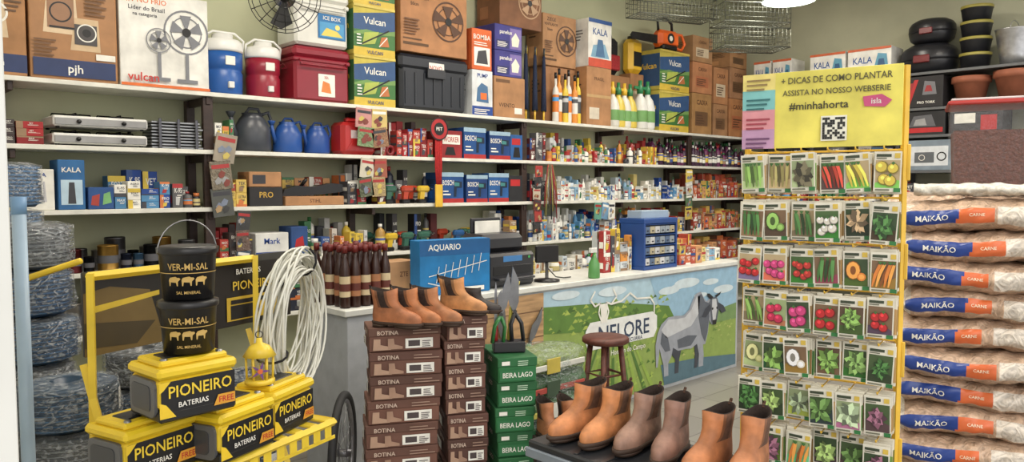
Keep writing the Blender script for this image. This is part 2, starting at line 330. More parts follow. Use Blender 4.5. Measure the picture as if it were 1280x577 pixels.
for x, w, hs in ((8.06, .44, (.5, .38, .32)), (8.54, .34, (.4, .46)), (8.92, .42, (.5, .4, .25))):
    z = z0
    for h in hs:
        pbox('kraft_carton', x, F, z, w-.01, .34, h-.004, (R.randint(156, 178), R.randint(112, 124), R.randint(70, 84)), [('r', .15, .2, .8, .55, R.choice([(110, 80, 54), (200, 184, 156), (170, 100, 64)])), ('t', 'CAIXA', .5, .78, .12, (80, 45, 28), .6)]+fine(.2, .25, .7, .5, 4, (90, 64, 44))); z += h

# ---------------------------------------------------------------- small goods
PAL = {'mix': [(170, 44, 48), (46, 78, 140), W, (216, 186, 64), (62, 118, 76), (206, 116, 60), (66, 66, 72), (190, 190, 188), (150, 120, 90)], 'med': [W, W, (222, 220, 208), (200, 212, 220), (222, 202, 124), (130, 170, 198), (226, 224, 214)],
       'dark': [K, (40, 42, 48), (60, 58, 60), (34, 40, 58), (90, 34, 36), (90, 90, 92), (150, 146, 138), (170, 130, 60), (60, 90, 120)], 'blue': [(26, 76, 140), (22, 62, 122), (34, 90, 154)], 'purp': [(60, 28, 60), (34, 30, 40), (104, 40, 84), (44, 36, 46), (70, 40, 60)],
       'warm': [(194, 94, 54), (170, 68, 50), (202, 148, 98), (212, 180, 88), (120, 80, 60)], 'red': [(164, 36, 40), (134, 30, 34), (186, 60, 50), (70, 60, 60)], 'yr': [(222, 190, 66), (168, 50, 48), (214, 140, 60), W, (70, 70, 76), (190, 195, 196)], 'bw': [W, (74, 130, 174), BLU, (214, 218, 220), (220, 219, 210)]}
WD = ['AGRO', 'VET', 'MAX', 'PRO', 'ATOX', 'K-95', 'FORT', 'BIO', 'TEK', 'ULTRA']
def goods(name, x0, x1, z, h, w, pal, kind='box', d=.09, rows=2, y=None, back=.3, cap=.33):
    P = PAL[pal]; g = G(); y = F if y is None else y; w = w*.86
    for r in range(rows):
        x = 0
        while x < x1-x0-w*.4:
            ww = w*R.uniform(.6, 1.25); hh = min(h*R.uniform(.68, 1.12)*(1+back*r), cap); c = R.choice(P); c2 = R.choice(PAL['mix'])
            if x+ww > x1-x0: ww = x1-x0-x
            if ww < w*.35: break
            yy = r*(d+.02)+R.uniform(0, .012); q = R.random()
            kd = kind if kind not in ('mixed', 'tools') else ('box' if q < .42 else 'jar' if q < .58 else 'bottle' if q < .74 else 'can' if q < .84 else 'roll')
            if kind == 'tools' and R.random() < .35: kd = 'drill'
            if kd == 'box':
                nt_ = R.choice([1, 2, 2, 3]) if r == 0 and hh > .07 else 1; zz = 0
                for t in range(nt_):
                    ht = hh/nt_*R.uniform(.9, 1.0); dx = R.uniform(0, .003)
                    g.box(x+dx, yy, zz, x+ww-.004, yy+d, zz+ht-.001, M(c, 'paper'), .002)
                    if r < 2:
                        wb = ww-.004-dx; lt = sum(c) > 400; ink = (60, 60, 70) if lt else W
                        g.T = Matrix.Translation((x+dx, yy, zz)); v = R.random()
                        its = [('r', 0, 0, 1, R.uniform(.15, .35), c2)] if v < .4 else [('r', .0, .0, R.uniform(.25, .4), 1, c2)] if v < .65 else [('r', 0, .82, 1, 1, c2)] if v < .8 else []
                        its += [('t', R.choice(WD), .55, .72, min(.22, .5*wb/ht), ink, .7)]+fine(.42, .42, .9, .58, 2, ink)
                        if ht > .08: its.append(('p', [(.12+R.uniform(0, .2), .12), (.6, .1+R.uniform(0, .1)), (.7, .4), (.3, .45+R.uniform(-.1, .1))], R.choice(PAL['mix'])))
                        g.dec(wb, ht-.001, its)
                        g.T = Matrix.Translation((x+dx, yy, zz)) @ SIDE(d); g.dec(d, ht-.001, [('r', .1, .2, .9, .5, c2)]); g.T = Matrix.Identity(4)
                    zz += ht; c = c if R.random() < .6 else R.choice(P)
            elif kd == 'drill':
                ww = max(ww, .17)
                if x+ww > x1-x0: break
                a = R.choice([(30, 80, 136), (34, 34, 38), (176, 60, 36), (210, 174, 44), (50, 96, 80)]); s_ = min(ww, .23)
                g.T = Matrix.Translation((x, yy, 0)); m_ = M(a, 'plastic')
                g.box(.0, .0, 0, s_*.45, .07, s_*.22, M(K, 'plastic'), .01); g.prism([(s_*.08, s_*.2), (s_*.34, s_*.2), (s_*.4, s_*.6), (s_*.12, s_*.6)], .015, .055, m_)
                g.box(.0, .005, s_*.55, s_*.72, .065, s_*.9, m_, .02); g.tube([(s_*.7, .035, s_*.73), (s_*.85, .035, s_*.73)], .02, M(K, 'plastic'), 10, r2=.012); g.tube([(s_*.85, .035, s_*.73), (s_*.98, .035, s_*.73)], .004, M((160, 160, 160), 'metal'), 6); g.T = Matrix.Identity(4)
            elif kd == 'roll':
                rr = ww*.45; g.T = Matrix.Translation((x+ww/2, yy+.05, rr)) @ Matrix.Rotation(pi/2, 4, 'X'); g.lathe([(rr*.5, 0), (rr, 0), (rr, .045), (rr*.5, .045), (rr*.5, 0)], (0, 0, 0), M(c, 'plastic'), 16, cap=False); g.T = Matrix.Identity(4)
            elif kd == 'jar':
                rr = ww*.46; hh = min(hh, rr*4); g.lathe([(rr*.95, 0), (rr, .005), (rr, hh*.7), (rr*.75, hh*.78)], (x+ww/2, yy+rr, 0), M(c, 'plastic'), 12)
                g.lathe([(rr*.8, hh*.76), (rr*.8, hh), (rr*.7, hh)], (x+ww/2, yy+rr, 0), M(c2, 'plastic'), 12); l_ = R.choice([c2, W, (205, 190, 130)]); g.lathe([(rr*1.02, hh*.15), (rr*1.02, hh*.6)], (x+ww/2, yy+rr, 0), M(l_), 12, cap=False); g.lathe([(rr*1.035, hh*.3), (rr*1.035, hh*.38)], (x+ww/2, yy+rr, 0), M((80, 80, 90)), 12, cap=False)
            elif kd == 'can':
                rr = ww*.47; hh = max(min(hh, rr*3.2), .02); g.lathe([(rr, 0), (rr*1.03, .004), (rr, .008), (rr, hh*.95), (rr*1.03, hh*.97), (rr*.93, hh), (rr*.9, hh*.98)], (x+ww/2, yy+rr, 0), M(c, 'metal' if pal == 'dark' else 'plastic'), 16); g.lathe([(rr*1.01, hh*.3), (rr*1.01, hh*.6)], (x+ww/2, yy+rr, 0), c2 if pal != 'dark' else (90, 90, 95), 16, cap=False)
            else: bottle(g, x+ww/2, yy+ww*.46, 0, min(ww*.46, hh*.3), hh, c, R.choice([K, W, (160, 40, 44), GRN]), R.choice([c2, W, (215, 190, 100)]), 10)
            x += ww+R.uniform(0, .003)
    return g.done(name, (x0, y, z))

def stove(x, z):
    g = G(); g.box(0, 0, .01, .55, .32, .075, M((222, 222, 218), 'paint'), .01); g.box(.01, -.006, .018, .54, .002, .06, M((150, 150, 150), 'paint'))
    for cx in (.14, .4):
        g.lathe([(.02, .0), (.045, .01), (.04, .02), (0.01, .02)], (cx, .17, .075), M(K, 'metal'), 16)
        for a in range(4): g.tube([(cx+.03*math.cos(a*pi/2), .17+.03*math.sin(a*pi/2), .095), (cx+.11*math.cos(a*pi/2), .17+.11*math.sin(a*pi/2), .095), (cx+.115*math.cos(a*pi/2), .17+.115*math.sin(a*pi/2), .077)], .005, M(K, 'metal'), 6)
        g.T = Matrix.Translation((cx, -.006, .04)) @ Matrix.Rotation(pi/2, 4, 'X'); g.lathe([(.014, 0), (.012, .018)], (0, 0, 0), M(K, 'plastic'), 12); g.T = Matrix.Identity(4)
    for q in ((.03, .03), (.52, .03), (.03, .29), (.52, .29)): g.lathe([(.012, 0), (.012, .012)], (*q, 0), M(K, 'rubber'), 8)
    g.done('gas_stove', (x, F, z))
z1 = SH[1]+.001; z2 = SH[2]+.001; z3 = SH[3]+.001; z4 = SH[4]+.001
stove(1.16, z1); stove(1.165, z1+.108)
goods('small_hardware_boxes', .78, 1.13, z1, .16, .15, 'red', 'box', .2, 1)
g = G()
for i in range(9): g.box(0, .01+(i % 2)*.01, i*.021, .34-.01*(i % 3), .2, i*.021+.014, M((150, 152, 155), 'metal'), .003)
for i in range(3): g.box(.04+i*.12, -.008, 0, .06+i*.12, .0, .2, M((90, 90, 95), 'metal'))
g.done('metal_hinge_stack', (1.74, F, z1))
goods('small_hardware_boxes', 2.16, 2.3, z1, .22, .06, 'mix', 'box', .12, 1)
def wcan(x, col, s=1.0):
    g = G(); m = M(col, 'plastic'); h = .25*s
    g.lathe([(.1*s, 0), (.115*s, .02), (.11*s, h*.6), (.08*s, h*.85), (.06*s, h*.95), (.065*s, h)], (0, 0, 0), m, 22, sx=1.05, sy=.9)
    g.tube([(-.09*s, 0, .05*s), (-.14*s, -.04, .14*s), (-.16*s, -.05, .22*s)], .018*s, m, 10, r2=.013*s)
    g.lathe([(.014*s, 0), (.03*s, .03*s), (.03*s, .035*s)], (-.16*s, -.05, .215*s), m, 12)
    g.tube([(.05*s, 0, h*.95), (.11*s, 0, h*1.05), (.14*s, 0, h*.75), (.105*s, 0, h*.4)], .012*s, m, 8)
    g.tube([(-.05*s, 0, h*.95), (-.02*s, 0, h*1.12), (.04*s, 0, h*1.12), (.06*s, 0, h*.95)], .01*s, m, 8)
    g.done('watering_can', (x, F+.15, z1))
wcan(2.5, (62, 66, 74), 1.15); wcan(2.78, (34, 80, 156), .95); wcan(3.03, (30, 74, 150), .88)
g = G(); m = M((180, 36, 36), 'plastic'); g.box(0, 0, 0, .32, .2, .26, m, .03); g.box(.08, .06, .26, .26, .12, .3, m, .015); g.lathe([(.025, 0), (.025, .03)], (.28, .1, .26), M(K, 'plastic'), 12)
g.prism([(.04, .04), (.28, .04), (.22, .12), (.1, .12)], -.006, .0, m); g.dec(.32, .26, [('r', .25, .5, .75, .75, (210, 190, 190)), ('t', '5L', .5, .62, .14, RED, .6)], -.001); g.done('fuel_jerrycan', (3.17, F, z1))
goods('paint_cans', 3.53, 4.1, z1, .24, .1, 'red', 'mixed', .1, 2)
pbox('power_tool_carton', 4.15, F, z1, .25, .25, .24, (150, 36, 40), [('r', .1, .5, .9, .85, W), ('t', 'WORKER', .5, .68, .2, RED, .7), ('p', [(.2,.1),(.7,.1),(.6,.4),(.3,.4)], K)])
BO = [('r', 0, 0, 1, .14, (176, 42, 42)), ('r', 0, .86, 1, 1, (150, 180, 200)), ('t', 'BOSCH', .3, .66, .17, W, .5), ('p', [(.55,.2),(.66,.2),(.68,.5),(.92,.5),(.92,.7),(.56,.72)], (14, 36, 60)), ('p', [(.58,.55),(.8,.55),(.8,.66),(.58,.68)], (60, 130, 130)), ('r', .06, .25, .4, .3, W), ('r', .06, .36, .3, .4, W)]
for i, x in enumerate((4.42, 4.73, 5.0)): pbox('power_tool_carton', x, F, z1, .265 if i < 2 else .16, .25, .28-.02*i, PAL['blue'][i], BO if i < 2 else [('r', .1, .6, .8, .85, RED), ('p', [(.2,.1),(.8,.1),(.7,.5),(.3,.5)], K)])
for i, x in enumerate((4.16, 4.45, 4.72, 4.98)): pbox('power_tool_carton', x, F, z2, .255 if i < 3 else .18, .25, .27-.02*(i % 2), PAL['blue'][i % 3] if i < 3 else (35, 36, 40), BO if i < 3 else [('r', .1, .6, .8, .85, RED)])
goods('small_boxes', 5.27, 5.5, z1, .28, .1, 'dark', 'box', .1, 1)
goods('spray_cans', 5.53, 5.92, z1, .19, .07, 'yr', 'mixed', .08, 3)
goods('veterinary_bottles', 5.94, 6.6, z1, .17, .062, 'mix', 'mixed', .08, 3)
goods('veterinary_bottles', 6.78, 7.4, z1, .2, .07, 'yr', 'mixed', .08, 3)
goods('pesticide_bottles', 7.42, 8.0, z1, .23, .085, 'purp', 'bottle', .09, 3)
goods('pesticide_bottles', 8.1, 9.35, z1, .24, .09, 'purp', 'bottle', .09, 3)
# row 3
goods('small_hardware_boxes', .74, .97, z2, .2, .1, 'med', 'box', .12, 1)
pbox('kettle_carton', .99, F, z2, .17, .2, .25, W, [('p', [(.25,.2),(.75,.2),(.7,.7),(.3,.7)], (190, 190, 195)), ('p', [(.35,.25),(.65,.25),(.62,.6),(.38,.6)], (90, 90, 96)), ('t', 'KALA', .5, .86, .1, BLU)])
pbox('fan_carton', 1.18, F, z2, .15, .2, .31, (44, 102, 158), [('r', .1, .1, .9, .6, (180, 206, 222)), ('p', [(.35,.12),(.65,.12),(.6,.55),(.4,.55)], (60, 60, 66)), ('t', 'KALA', .5, .8, .1, W)])
pbox('lamp_carton', 1.345, F, z2, .15, .15, .14, (40, 80, 140), [('p', [(.1,.2),(.4,.15),(.45,.7),(.15,.6)], (170, 60, 50)), ('p', [(.55,.2),(.9,.3),(.85,.8),(.6,.7)], (120, 180, 110))])
goods('small_hardware_boxes', 1.5, 1.85, z2, .2, .12, 'bw', 'box', .12, 2)
goods('tool_cases', 1.86, 2.08, z2, .16, .09, 'dark', 'mixed', .12, 2)
goods('cartons', 2.16, 2.39, z2, .22, .1, 'warm', 'box', .15, 1)
pbox('kraft_carton', 2.4, F, z2, .26, .2, .14, (40, 38, 40), [('t', 'PRO', .5, .6, .3, (200, 160, 60), .6)])
pbox('kraft_carton', 2.4, F, z2+.142, .25, .2, .11, KR, [('r', .1, .2, .5, .8, (50, 50, 56))])
pbox('kraft_carton', 2.68, F, z2, .5, .22, .07, KR, [('t', 'STIHL', .5, .5, .4, (90, 50, 30), .3)])
g = G(); g.prism([(-.02, 0), (.0, .05), (.1, .08), (.25, .07), (.4, .1), (.5, .09), (.5, .03), (.3, .01), (.12, .0)], 0, .08, M(K, 'plastic')); g.lathe([(.03, 0), (.03, .01)], (.05, .03, .0), M((120, 120, 125), 'metal'), 14); g.tube([(.15, .04, .07), (.17, -.02, .13)], .014, M(K, 'plastic'))
g.done('angle_grinder', (2.7, F+.05, z2+.072))
goods('cartons', 2.68, 3.2, z2, .28, .12, 'warm', 'box', .08, 1, y=F+.24)
goods('cartons', 3.22, 3.42, z2, .24, .09, 'mix', 'box', .12, 2)
goods('tool_cases', 3.5, 4.12, z2, .24, .09, 'dark', 'tools', .1, 3)
goods('small_boxes', 5.27, 5.5, z2, .22, .08, 'dark', 'box', .1, 2)
goods('medicine_boxes', 5.52, 6.1, z2, .17, .06, 'med', 'box', .08, 3)
goods('medicine_jars', 6.12, 6.66, z2, .17, .065, 'med', 'mixed', .08, 3)
goods('medicine_jars', 6.78, 7.45, z2, .18, .07, 'med', 'mixed', .08, 3)
goods('medicine_boxes', 7.48, 8.0, z2, .18, .08, 'bw', 'mixed', .08, 3)
goods('seed_pouches', 8.12, 9.35, z2, .22, .1, 'warm', 'box', .08, 3)
# row 4
goods('electric_motors', 1.4, 2.05, z3, .2, .13, 'dark', 'can', .14, 2); goods('electric_motors', 1.0, 1.38, z3, .17, .12, 'dark', 'can', .12, 2)
goods('tool_boxes', 2.18, 2.42, z3, .22, .09, 'red', 'box', .12, 2)
pbox('power_tool_carton', 2.44, F, z3, .26, .22, .2, (215, 215, 210), [('r', 0, 0, 1, .3, BLU), ('t', 'Mark', .5, .7, .22, BLU, .6)])
pbox('power_tool_carton', 2.72, F, z3, .14, .2, .24, (40, 74, 130), [('p', [(.2,.3),(.8,.3),(.7,.7),(.3,.6)], RED)])
goods('paint_cans', 2.9, 3.4, z3, .2, .08, 'mix', 'mixed', .1, 3)
goods('tool_blister_packs', 3.5, 4.3, z3, .24, .09, 'dark', 'tools', .1, 3); goods('tool_blister_packs', 4.32, 5.15, z3, .22, .09, 'mix', 'tools', .1, 3)
goods('supplement_bottles', 5.27, 6.1, z3, .2, .07, 'bw', 'mixed', .08, 3); goods('supplement_bottles', 6.12, 6.66, z3, .2, .08, 'bw', 'mixed', .08, 3)
goods('medicine_boxes', 6.78, 7.95, z3, .2, .08, 'yr', 'mixed', .1, 3); goods('pet_food_pouches', 8.12, 9.35, z3, .22, .11, 'warm', 'box', .1, 2)
goods('motor_parts', 1.0, 2.05, z4, .24, .16, 'dark', 'can', .15, 2, back=.1); goods('tool_boxes', 2.18, 3.4, z4, .27, .16, 'dark', 'box', .15, 2, back=.1)
goods('tool_boxes', 3.5, 5.1, z4, .27, .14, 'mix', 'box', .15, 2, back=.1); goods('feed_supplement_boxes', 5.27, 8.0, z4, .25, .13, 'med', 'mixed', .14, 2, back=.1); goods('feed_supplement_boxes', 8.12, 9.35, z4, .25, .15, 'warm', 'box', .14, 2, back=.1)
# hanging items
def hangcards(name, x, z, cols, w=.1, h=.1, n=3, nx=1):
    g = G()
    for c_ in range(nx):
        ox = (c_-(nx-1)/2)*w*1.05
        g.tube([(ox, 0, 0), (ox, 0, -n*h*1.0)], .002, M((120, 120, 120), 'metal'), 6)
        for i in range(n):
            c = cols[(i+c_*2) % len(cols)]; zz = -(i+1)*h; xo = ox+R.uniform(-.02, .02)
            g.T = Matrix.Translation((xo, -.004-.004*(i % 2), zz)) @ Matrix.Rotation(R.uniform(-.18, .18), 4, 'Y')
            g.box(-w/2, -.01, 0, w/2, -.002, h*1.05, M(c, 'bag' if i % 2 else 'paper'), .001)
            g.T = g.T @ Matrix.Translation((-w/2, -.0105, 0))
            its = [('r', .08, .8, .92, .95, R.choice([W, (60, 60, 66), (170, 50, 50)]))]
            for q in range(4):
                a = R.uniform(.1, .6); b_ = R.uniform(.08, .45); c3 = R.choice([(150, 150, 150), (60, 60, 60), (170, 140, 100), (130, 60, 50), (120, 130, 150), (200, 180, 90)])
                its.append(('p', [(a, b_), (a+.2, b_+.04), (a+.3, b_+.2), (a+.12, b_+.3), (a-.05, b_+.15)], c3))
            g.dec(w, h*.97, its)
        g.T = Matrix.Identity(4)
    g.done(name, (x, SY-.02, z))
hangcards('hanging_blister_packs', 2.2, 1.96, [(150, 140, 124), (120, 110, 92), (84, 86, 82)], .15, .19, 3, 1)
hangcards('hanging_seed_nets', 3.42, 2.22, [(190, 134, 130), (120, 142, 100), (200, 176, 108), (150, 110, 80)], .15, .15, 2, 2)
hangcards('hanging_blister_packs', 3.42, 1.82, [(196, 190, 172), (90, 96, 74), (150, 84, 66), (172, 150, 106)], .13, .15, 2, 2)
hangcards('hanging_blister_packs', 5.32, 1.8, [(164, 60, 52), (50, 50, 50), (186, 176, 156), (100, 50, 48)], .1, .11, 6)
hangcards('hanging_blister_packs', 7.95, 1.8, [(210, 186, 84), (206, 206, 200), (80, 112, 76)], .14, .15, 4)
hangcards('hanging_blister_packs', 6.35, 1.42, [(90, 150, 130), (220, 220, 212), (104, 146, 180)], .11, .17, 1, 3)
hangcards('hanging_blister_packs', 2.32, 1.42, [(60, 60, 60), (110, 90, 80), (70, 90, 110)], .1, .14, 3)
hangcards('hanging_blister_packs', 7.2, 1.02, [(200, 176, 92), (164, 60, 60), (206, 206, 200)], .12, .13, 2, 3)
g = G()
g.disc(0, -.12, .1, -.02, M((180, 36, 40), 'print'), 26); g.ring(0, -.12, .1, .012, -.022, K); g.disc(0, -.12, .055, -.023, K); g.text('PET', 0, -.12, .03, -.025, W)
for i in range(5): g.tube([(-.03+.015*i, -.01, -.2), (-.035+.016*i, -.012, -.45), (-.02+.01*i, -.012, -.62)], .007, M((176, 36, 38), 'cloth'), 6)
g.box(-.04, -.02, -.8, .04, -.004, -.6, M((225, 180, 50), 'plastic'), .01); g.tube([(0, 0, 0), (0, -.01, -.03)], .003, M(K, 'metal'))
g.done('hanging_dog_leashes', (4.1, SY-.015, 2.22))
g = G()
for i in range(14):
    x = R.uniform(-.1, .1); l = R.uniform(.3, .55); g.tube([(x*.3, 0, 0), (x*.8, -.01, -l*.5), (x, -.012, -l)], .006, M(R.choice([(50, 50, 54), (140, 110, 60), (150, 50, 50), (180, 170, 90), (90, 90, 70)]), 'cloth'), 6)
g.done('hanging_ropes_and_tools', (5.5, SY-.03, 1.82))

# ---------------------------------------------------------------- ceiling-hung things
def wbasket(x, y, z, w, d, h, a):
    g = G(); m = M((116, 120, 110), 'metal')
    for zz in (0, h): g.tube([(0, 0, zz), (w, 0, zz), (w, d, zz), (0, d, zz)], .007, m, 6, closed=True)
    n = int(w/.045)
    for i in range(n+1):
        q = w*i/n; g.tube([(q, 0, h), (q, 0, 0), (q, d, 0), (q, d, h)], .0028, m, 5)
    for i in range(8):
        q = d*i/7; g.tube([(0, q, h), (0, q, 0), (w, q, 0), (w, q, h)], .0028, m, 5)
    for i in range(1, 4): g.tube([(0, 0, h*i/4), (w, 0, h*i/4), (w, d, h*i/4), (0, d, h*i/4)], .0028, m, 5, closed=True)
    for q in ((0, 0), (w, 0), (w, d), (0, d)): g.tube([(*q, h), (*q, CZ-z)], .004, m, 6)
    g.done('hanging_wire_basket', (x, y, z), a)
wbasket(6.5, 4.95, 3.42, .95, .3, .2, -.4); wbasket(7.25, 4.4, 3.1, .75, .4, .2, -.6); wbasket(7.25, 4.4, 3.36, .75, .4, .2, -.6)
g = G(); k = M(K, 'plastic')
g.T = Matrix.Rotation(pi/2+.2, 4, 'X')
for r in (.06, .1, .14, .18, .2): g.tube([(r*math.cos(t*pi/14), r*math.sin(t*pi/14), .05*(1-(r/.2)**2)) for t in range(28)], .0025, k, 5, closed=True)
for t in range(16): a = t*pi/8; g.tube([(.03*math.cos(a), .03*math.sin(a), .05), (.2*math.cos(a), .2*math.sin(a), 0), (.18*math.cos(a), .18*math.sin(a), -.06)], .0025, k, 5)
for t in range(3):
    a = t*2*pi/3; g.add([(0, 0, -.01), (.17*math.cos(a), .17*math.sin(a), -.03), (.18*math.cos(a+.4), .18*math.sin(a+.4), -.01), (.15*math.cos(a+.8), .15*math.sin(a+.8), .01)], [(0, 1, 2, 3)], M((60, 60, 62), 'plastic'))
g.lathe([(.05, -.16), (.06, -.08), (.03, .0), (.03, .05)], (0, 0, 0), k, 16); g.T = Matrix.Identity(4)
g.tube([(0, .1, .02), (0, .12, .2), (0, .12, CZ-2.66)], .014, k)
g.done('hanging_fan', (2.08, 4.1, 2.68), -.5)
g = G(); g.tube([(0, 0, .15), (0, 0, CZ-2.8)], .006, M(K, 'plastic')); g.lathe([(.04, .18), (.05, .12), (.12, .07), (.17, .0), (.165, -.005)], (0, 0, 0), M((190, 205, 205), 'paint'), 30, cap=False)
g.lathe([(.03, .09), (.06, .04), (.05, 0), (.01, -.015)], (0, 0, 0), M((255, 250, 240), 'emit'), 18); g.done('pendant_lamp', (4.73, 2.41, 2.8))

# ---------------------------------------------------------------- right wall shelves and goods
g = G(); gm = M((96, 98, 100), 'paint')
RX = 9.1
for z, a, bb in ((2.86, 2.05, 5.2), (2.47, 1.6, 3.3), (2.17, 1.6, 5.2), (1.78, 1.6, 5.2), (1.35, 1.6, 5.2), (.9, 1.6, 5.2), (.4, 1.6, 5.2)): g.box(RX, a, z-.03, RW-.005, bb, z, gm)
for y in (1.62, 2.6, 3.3, 4.3, 5.18):
    g.box(RW-.05, y-.02, 0, RW-.006, y+.02, 2.9, M((60, 60, 62), 'paint')); g.box(RX, y-.02, 0, RX+.03, y+.02, 2.14, M((60, 60, 62), 'paint'))
g.done('steel_shelf_unit')
def rbox(name, y, w, z, h, col, items, d=.36, x=RX+.02):
    g = G(); g.box(0, 0, 0, w, d, h, M(col, 'paper')); g.dec(w, h, items); g.done(name, (x, y, z), -pi/2)
K2 = [('r', 0, 0, 1, .15, (204, 76, 50)), ('t', 'KALA', .35, .6, .22, (36, 80, 146), .45), ('p', [(.6,.2),(.95,.2),(.9,.75),(.7,.8)], (90, 150, 176)), ('p', [(.68,.25),(.88,.25),(.84,.6),(.72,.6)], (50, 90, 130)), ('r', 0, .92, 1, 1, (204, 98, 60))]
for y, w in ((5.1, .24), (4.84, .26), (4.35, .44), (3.89, .5)): rbox('sprayer_carton', y, w-.01, 2.861, .34, (222, 221, 214), K2)
rbox('helmet_carton', 3.28, .46, 2.171, .26, (36, 36, 38), [('r', .05, .1, .95, .3, RED), ('p', [(.2,.35),(.8,.35),(.7,.85),(.3,.8)], (90, 90, 95)), ('p', [(.3,.4),(.6,.4),(.55,.7),(.35,.65)], (150, 150, 150))])
rbox('appliance_carton', 2.78, .5, 2.171, .26, (50, 50, 54), [('r', .1, .4, .5, .8, W), ('r', .6, .1, .9, .7, RED)])
rbox('helmet_carton', 3.27, .42, 2.475, .34, (36, 34, 36), [('p', [(.1,.3),(.3,.9),(.4,.9),(.2,.1)], RED), ('p', [(.0,.1),(.12,.1),(.3,.8),(.2,.8)], (150, 40, 44)), ('t', 'PRO TORK', .6, .16, .08, W, .5), ('p', [(.5,.4),(.85,.4),(.8,.8),(.55,.85)], (110, 110, 115)), ('p', [(.55,.5),(.75,.5),(.7,.7),(.6,.7)], (150, 40, 44))])
rbox('radio_carton', 3.22, .5, 1.781, .33, (120, 134, 146), [('r', .12, .15, .88, .8, (205, 210, 214)), ('r', .2, .25, .6, .6, (90, 95, 100)), ('o', .75, .45, .15, .04, K), ('o', .35, .42, .1, .02, W)])
def moto_trunk(y, z, s):
    g = G(); k = M((32, 33, 38), 'plastic')
    g.lathe([(.2*s, 0), (.26*s, .04), (.28*s, .12*s), (.28*s, .14*s)], (0, 0, 0), k, 26, sx=.85); g.lathe([(.285*s, .14*s), (.285*s, .16*s), (.28*s, .22*s), (.25*s, .27*s), (.18*s, .31*s), (.06*s, .32*s)], (0, 0, 0), k, 26, sx=.85)
    g.box(-.26*s, -.08*s, .1*s, -.23*s, .08*s, .18*s, M((110, 24, 28), 'plastic'), .01); g.done('motorcycle_top_case', (RX+.27, y, z))
moto_trunk(3.08, 2.861, 1.05); moto_trunk(3.06, 3.201, .85)
g = G()
for i in range(4): g.lathe([(.13, 0), (.15, .13), (.156, .135), (.156, .165), (.1, .165)], (0, 0, i*.167), [M((35, 36, 40), 'plastic'), M((35, 36, 40), 'plastic'), M((160, 150, 70), 'plastic'), M((40, 40, 44), 'plastic')], 22)
g.done('stacked_feed_buckets', (RX+.2, 2.6, 2.861))
def claypot(y, z, s):
    g = G(); m = M((156, 90, 64), 'paper'); g.lathe([(.12*s, 0), (.17*s, .24*s), (.19*s, .245*s), (.19*s, .31*s), (.17*s, .31*s), (.1*s, .05)], (0, 0, 0), m, 26); g.done('clay_plant_pot', (RX+.2, y, z))
claypot(2.63, 2.471, 1.0); claypot(2.22, 2.471, 1.08)
g = G(); g.lathe([(.12, 0), (.14, .1), (.18, .36), (.185, .37), (.17, .35), (.13, .1)], (0, 0, 0), M((190, 192, 195), 'metal'), 26); g.tube([(.18*math.cos(t), 0.0, .36+.1*math.sin(t)) for t in [pi*i/10 for i in range(11)]], .005, M((190, 192, 195), 'metal')); g.done('steel_bucket', (RX+.2, 2.24, 2.861))
for z, nm, pal, kd in ((1.351, 'cleaning_product_bottles', 'mix', 'mixed'), (.901, 'feed_bags_small', 'dark', 'box'), (.401, 'stored_boxes', 'dark', 'box')):
    for k_ in range(2):
        o = goods(nm, 0, 1.75, z, .3, .14, pal, kd, .13, 2, back=.1); o.location = (RX+.03, 5.15-k_*1.8, z); o.rotation_euler = (0, 0, -pi/2)
o = goods('stored_boxes', 0, 1.8, 1.781, .28, .2, 'dark', 'box', .15, 1); o.location = (RX+.03, 5.15, 1.781); o.rotation_euler = (0, 0, -pi/2)
o = goods('stored_boxes', 0, 1.8, 2.171, .4, .25, 'warm', 'box', .2, 1); o.location = (RX+.03, 5.15, 2.171); o.rotation_euler = (0, 0, -pi/2)

# ---------------------------------------------------------------- counter with printed front
CY = 3.5; CU0 = 2.1; CU1 = 6.05; CT = .95
g = G(); gm = M((176, 180, 184), 'paint')
g.box(CU0, CY, 0, CU1, CY+.46, CT-.035, gm); g.box(CU0-.03, CY-.03, CT-.035, CU1+.03, CY+.5, CT, M((212, 213, 206), 'paint'), .004)
def P(pts, k, m): g.poly(pts, CY-.001*k, m)
X0 = 2.97; X3 = 6.02; zb = .03; zt = .9
P([(X0, zb), (X3, zb), (X3, zt), (X0, zt)], 1, (168, 198, 212))
P([(3.58, zb), (X3, zb), (X3, .44), (5.6, .46), (5.0, .5), (4.7, .55), (4.2, .56), (3.58, .62)], 2, (140, 164, 80))
P([(4.75, zt), (X3, zt), (X3, .46), (5.4, .5), (4.95, .52)], 3, (146, 184, 208))
P([(4.9, .5), (5.2, .56), (5.5, .53), (X3, .58), (X3, .44), (5.4, .44)], 3.6, (116, 148, 90))
P([(3.58, .62), (4.2, .56), (4.9, .5), (5.1, .53), (5.0, .66), (4.3, .76), (3.58, .8)], 4, (92, 130, 54))
for i in range(90):
    a = R.uniform(3.6, 4.95); z_ = R.uniform(.56, .76); r_ = R.uniform(.015, .04); P([(a, z_), (a+r_*2, z_+.004), (a+r_, z_+r_)], 4.2+.004*i, R.choice([(70, 104, 42), (136, 164, 66), (166, 184, 80)]))
for i in range(13):
    a = 3.58+i*.1; P([(a, zb), (a+.05, zb), (4.25+(i-5)*.03+.012, .56), (4.25+(i-5)*.03, .56)], 4.6, [(144, 174, 72), (80, 118, 48)][i % 2])
for i in range(140):
    a = R.uniform(3.6, 4.8); z_ = R.uniform(.05, .52); r_ = R.uniform(.015, .035); P([(a, z_), (a+r_*1.5, z_+.01), (a+r_*.6, z_+r_)], 4.7+.003*i, R.choice([(84, 124, 50), (164, 188, 84), (124, 158, 66)]))
P([(4.9, .2), (5.4, .18), (X3, .12), (X3, zb), (4.95, zb)], 5.4, (84, 116, 130))
